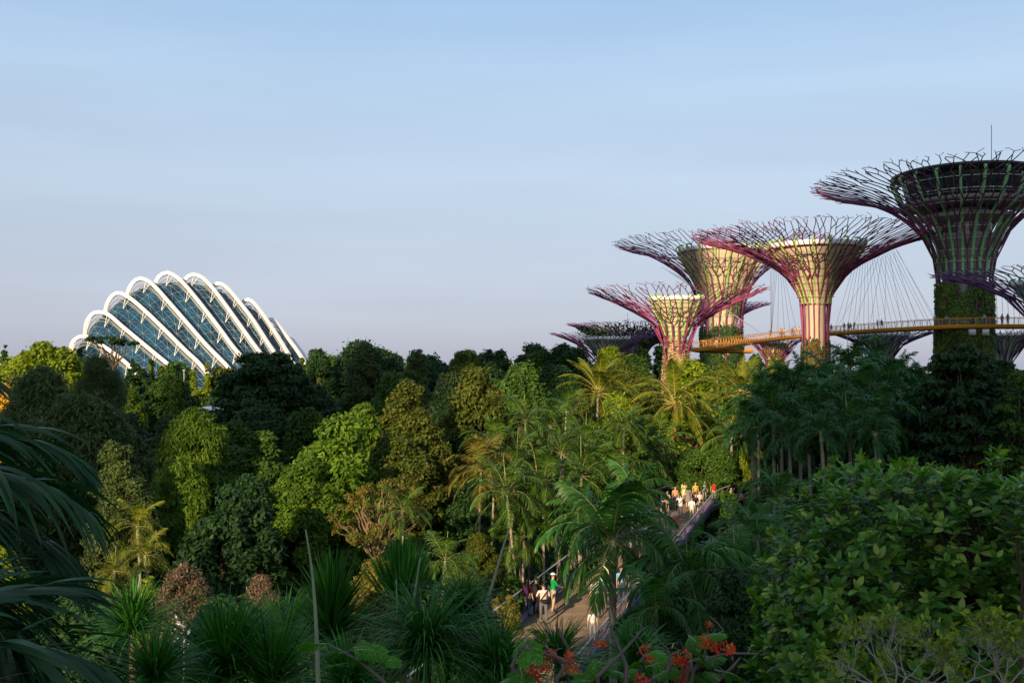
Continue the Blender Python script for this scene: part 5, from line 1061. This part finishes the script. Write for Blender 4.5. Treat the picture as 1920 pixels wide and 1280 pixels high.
def person(label, x, y, z, rz, pose, top, bot, hair='short', shorts=False, h=1.7, shoe=(.05, .05, .06), cap=None, extra=(), skin=0, group=None, long=False, straw=None):
    t = thing('person', label, 'person', (x, y, z), rz, group); k = h / 1.74
    o = put('body', body(pose, shorts, long), t, (0, 0, 0), (0, 0, 0), k)
    for i, m in enumerate((SK[skin], cmat(top), cmat(bot), cmat(shoe))): o.material_slots[i].link = 'OBJECT'; o.material_slots[i].material = m
    hm = put('hair', HAIR[hair], t, (0, 0, 0), (0, 0, 0), k); hm.material_slots[0].link = 'OBJECT'; hm.material_slots[0].material = M_hair
    if cap: c = put('cap', CAP, t, (0, 0, .004), (0, 0, 0), k); c.material_slots[0].link = 'OBJECT'; c.material_slots[0].material = cmat(cap)
    for e in extra:
        m = MB()
        if e[0] == 'bag': a = np.linspace(0, 1, 9); m.tube([(-.20, .06, 1.0), (-.13, .18, 1.0), (0, .21, 1.0), (.14, .17, 1.02)], [.05, .09, .1, .05], 10); nm = 'belt_bag'
        elif e[0] == 'backpack': m.lathe([(.01, .98), (.13, .99), (.16, 1.1), (.16, 1.3), (.11, 1.42), (.01, 1.44)], 14); nm = 'backpack'
        elif e[0] == 'strap': q = np.linspace(0, 1, 8); m.tube(np.stack([-.16 + .32 * q, .135 + .03 * np.sin(q * 3.1), 1.44 - .42 * q], 1), .022, 6); nm = 'bag_strap'
        elif e[0] == 'skirt': m.lathe([(.15, 1.05), (.21, .90), (.24, .60), (.235, .52)], 20); nm = 'skirt'
        elif e[0] == 'glasses':
            for s in (-1, 1): m.box((s * .036, -.108, 1.635), (.052, .012, .036))
            nm = 'sunglasses'
        elif e[0] == 'stripes':
            nm = 'shirt_stripes'
            for z_, r_ in ((1.14, .150), (1.23, .170), (1.32, .178)): a = np.arange(24) / 24 * 2 * math.pi; m.tube(np.stack([r_ * np.cos(a) * 1.0, .01 + r_ * .74 * np.sin(a), 0 * a + z_], 1), .012, 5, 0, False, closed=True)
        ob_ = m.build(nm, cmat(e[1]) if e[0] != 'glasses' else M_lens, t, True); ob_.scale = (k, k, k)
        if e[0] == 'backpack': ob_.location = (0, .21 * k, 0); ob_.scale = (k, k * .7, k)
    return t
def onb(px, D): return PX(px, D)
F = -1
def bp(label, px, D, face, pose, top, bot, **kw):
    x = PX(px, D); return person(label, x, D, BZ + .012, R(face), pose, top, bot, **kw)
# face: 0 looks towards the viewer, 180 away, 90 to the right
bp('person in maroon top with dark bag on the shoulder, leftmost on the bridge', 989, 42.6, 150, 'stand', (.09, .012, .02), (.10, .11, .14), hair='long', h=1.62, extra=(('backpack', (.07, .02, .06)),))
bp('person all in black next to the maroon top', 1005, 42.8, 160, 'lean', (.014, .014, .018), (.012, .012, .014), h=1.62, hair='short', extra=(('backpack', (.02, .02, .025)),))
bp('person in pale striped shirt with black belt bag, back turned', 1019, 41.2, 185, 'lean', (.72, .62, .60), (.13, .13, .15), h=1.74, extra=(('bag', (.02, .016, .016)), ('strap', (.02, .018, .018)), ('stripes', (.62, .26, .16))))
bp('person in green t-shirt, white cap and beige shorts looking down', 1037, 43.3, 115, 'lean', (.01, .26, .07), (.46, .36, .24), shorts=True, cap=(.75, .76, .80), h=1.72, shoe=(.08, .12, .25))
bp('person in sunglasses and open white shirt over dark top, walking nearer', 1117, 42.5, 5, 'walk', (.62, .62, .66), (.10, .11, .15), h=1.70, extra=(('glasses', (0, 0, 0)), ('strap', (.05, .06, .09))))
bp('person in blue-white striped shirt walking behind the one in sunglasses', 1131, 44.0, 10, 'walk', (.45, .50, .60), (.35, .30, .24), h=1.66, long=True)
bp('child in light grey hooded top at the right handrail', 1111, 38.6, 175, 'stand', (.62, .63, .62), (.22, .22, .24), h=1.30)
bp('person in pale blue shirt half hidden right of the swollen palm trunk', 1165, 45.0, 10, 'stand', (.20, .42, .60), (.06, .07, .12), h=1.68)
bp('person in white patterned blouse with arms raised at the left railing', 1192, 65, 200, 'photo', (.58, .64, .68), (.05, .13, .28), h=1.66)
bp('person in white shirt and blue jeans beside the patterned blouse', 1182, 64, 170, 'stand', (.70, .69, .68), (.05, .13, .30), h=1.7)
bp('person in cream top facing the camera in the crowd', 1251, 73, 15, 'stand', (.55, .46, .36), (.30, .26, .22), h=1.72, skin=1)
bp('stooping person in dark brown t-shirt, back turned, in the crowd', 1258, 68.5, 180, 'lean', (.045, .03, .03), (.28, .30, .34), shorts=True, h=1.66, skin=1)
bp('person in white t-shirt with black strap, one arm up', 1276, 71, 185, 'photo', (.80, .78, .76), (.62, .60, .58), shorts=True, h=1.72, extra=(('strap', (.02, .02, .02)),))
bp('person with long black hair and grey dress, back turned', 1290, 76, 175, 'stand', (.20, .19, .20), (.20, .19, .20), hair='long', shorts=True, h=1.74, extra=(('skirt', (.20, .19, .20)),))
bp('person in white shirt with sunglasses, front of the crowd at right', 1297, 70, 0, 'stand', (.80, .77, .76), (.62, .56, .50), h=1.62, extra=(('glasses', (0, 0, 0)),))
bp('person in pale pink top at the right railing', 1312, 74, 20, 'stand', (.72, .52, .54), (.40, .34, .34), h=1.6)
bp('person in mustard top at the back of the crowd', 1304, 79, 10, 'stand', (.55, .36, .08), (.20, .16, .12), h=1.7)
bp('person in orange top at the far end of the bridge', 1338, 80, 170, 'stand', (.66, .24, .03), (.40, .32, .26), h=1.7, extra=(('backpack', (.62, .02, .02)),))
bp('person in yellow-brown top, farthest on the bridge', 1352, 84, 10, 'stand', (.42, .24, .04), (.08, .07, .07), h=1.7)
bp('person in beige dress seen through the front palm fronds', 1137, 50, 185, 'stand', (.58, .50, .42), (.50, .42, .36), hair='long', h=1.64, extra=(('skirt', (.58, .50, .42)),))
bp('person in white top and red shorts seen through the fronds', 1196, 55, 175, 'walk', (.74, .72, .70), (.55, .03, .02), shorts=True, h=1.68)
bp('person in white top seen through the fronds beside the red shorts', 1212, 58, 10, 'stand', (.76, .75, .73), (.14, .15, .2), h=1.66)
for lab, px, D, fc, ps, tp, bt, kw in (('person in navy top leaning at the left railing of the crowd', 1241, 72, 60, 'lean', (.03, .04, .10), (.3, .28, .25), {}), ('person in salmon top between the cream top and the white t-shirt', 1266, 76, 10, 'stand', (.62, .30, .20), (.1, .1, .14), {}),
    ('person in pale yellow dress at the left railing behind the crowd', 1283, 80, 190, 'stand', (.68, .58, .26), (.6, .5, .3), dict(hair='long', extra=(('skirt', (.68, .58, .26)),))), ('person in black top facing the camera right of the white shirt', 1304, 71.5, 5, 'walk', (.02, .02, .025), (.45, .42, .4), dict(shorts=True)),
    ('person in light blue top at the far end of the crowd', 1321, 80, 20, 'stand', (.3, .45, .62), (.2, .2, .25), {}), ('person in rust brown top near the orange one', 1330, 83, 0, 'stand', (.34, .12, .05), (.12, .12, .14), {}), ('small child in white beside the stooping person', 1268, 67.5, 200, 'stand', (.78, .76, .74), (.55, .12, .14), dict(h=1.15)),
    ('person in olive top walking away just past the green t-shirt', 1075, 52, 180, 'walk', (.16, .18, .08), (.35, .3, .22), dict(shorts=True))):
    bp(lab, px, D, fc, ps, tp, bt, **kw)
# people on the skyway
SP = [(1386, 'dark blue-grey', (.05, .055, .08), 'stand', 0), (1391, 'rust', (.42, .16, .06), 'stand', 20), (1415, 'black', (.02, .02, .025), 'lean', 10), (1460, 'orange', (.55, .20, .04), 'stand', 160), (1464, 'tan', (.45, .26, .13), 'stand', 10), (1470, 'cream', (.62, .5, .38), 'stand', 170), (1482, 'brown', (.22, .11, .05), 'lean', 0), (1488.5, 'buff', (.50, .33, .18), 'stand', 20), (1497, 'yellow', (.66, .42, .02), 'stand', 180),
      (1558, 'grey', (.16, .15, .16), 'stand', 10), (1581.5, 'dusky rose', (.22, .14, .15), 'stand', 0), (1587, 'charcoal', (.06, .06, .07), 'stand', 30), (1591.5, 'slate', (.13, .15, .19), 'stand', 170), (1600, 'dark olive', (.09, .09, .06), 'photo', 0), (1642, 'dark teal', (.03, .05, .06), 'photo', 90), (1651, 'navy', (.03, .04, .09), 'stand', 0),
      (1747.5, 'white', (.55, .56, .6), 'stand', 80), (1772, 'light blue', (.20, .32, .42), 'lean', 0), (1818.5, 'wine', (.14, .03, .05), 'stand', 0), (1844, 'light grey', (.45, .46, .48), 'stand', 10), (1871, 'dark grey', (.07, .07, .09), 'stand', 0), (1876.5, 'mauve', (.22, .15, .22), 'stand', 20), (1884, 'red', (.42, .03, .03), 'stand', 170), (1312.5, 'dark green', (.04, .06, .04), 'lean', 0)]
for i, (px, cn, c, pose, face) in enumerate(SP):
    q = skat(px); where = 'near the hooked skyway end' if px < 1430 else 'on the sunlit orange stretch' if px < 1520 else 'on the skyway right of the lit trunk' if px < 1700 else 'on the skyway by the tallest trunk'
    person('person in %s top standing %s' % (cn, where), q[0], q[1] - .8, q[2] + .03, R(face), pose, c, ((.05, .05, .07), (.10, .11, .14), (.2, .17, .13))[i % 3], hair='long' if i % 3 == 1 else 'short', group='visitors on the skyway', h=1.72 + .04 * (i % 4))
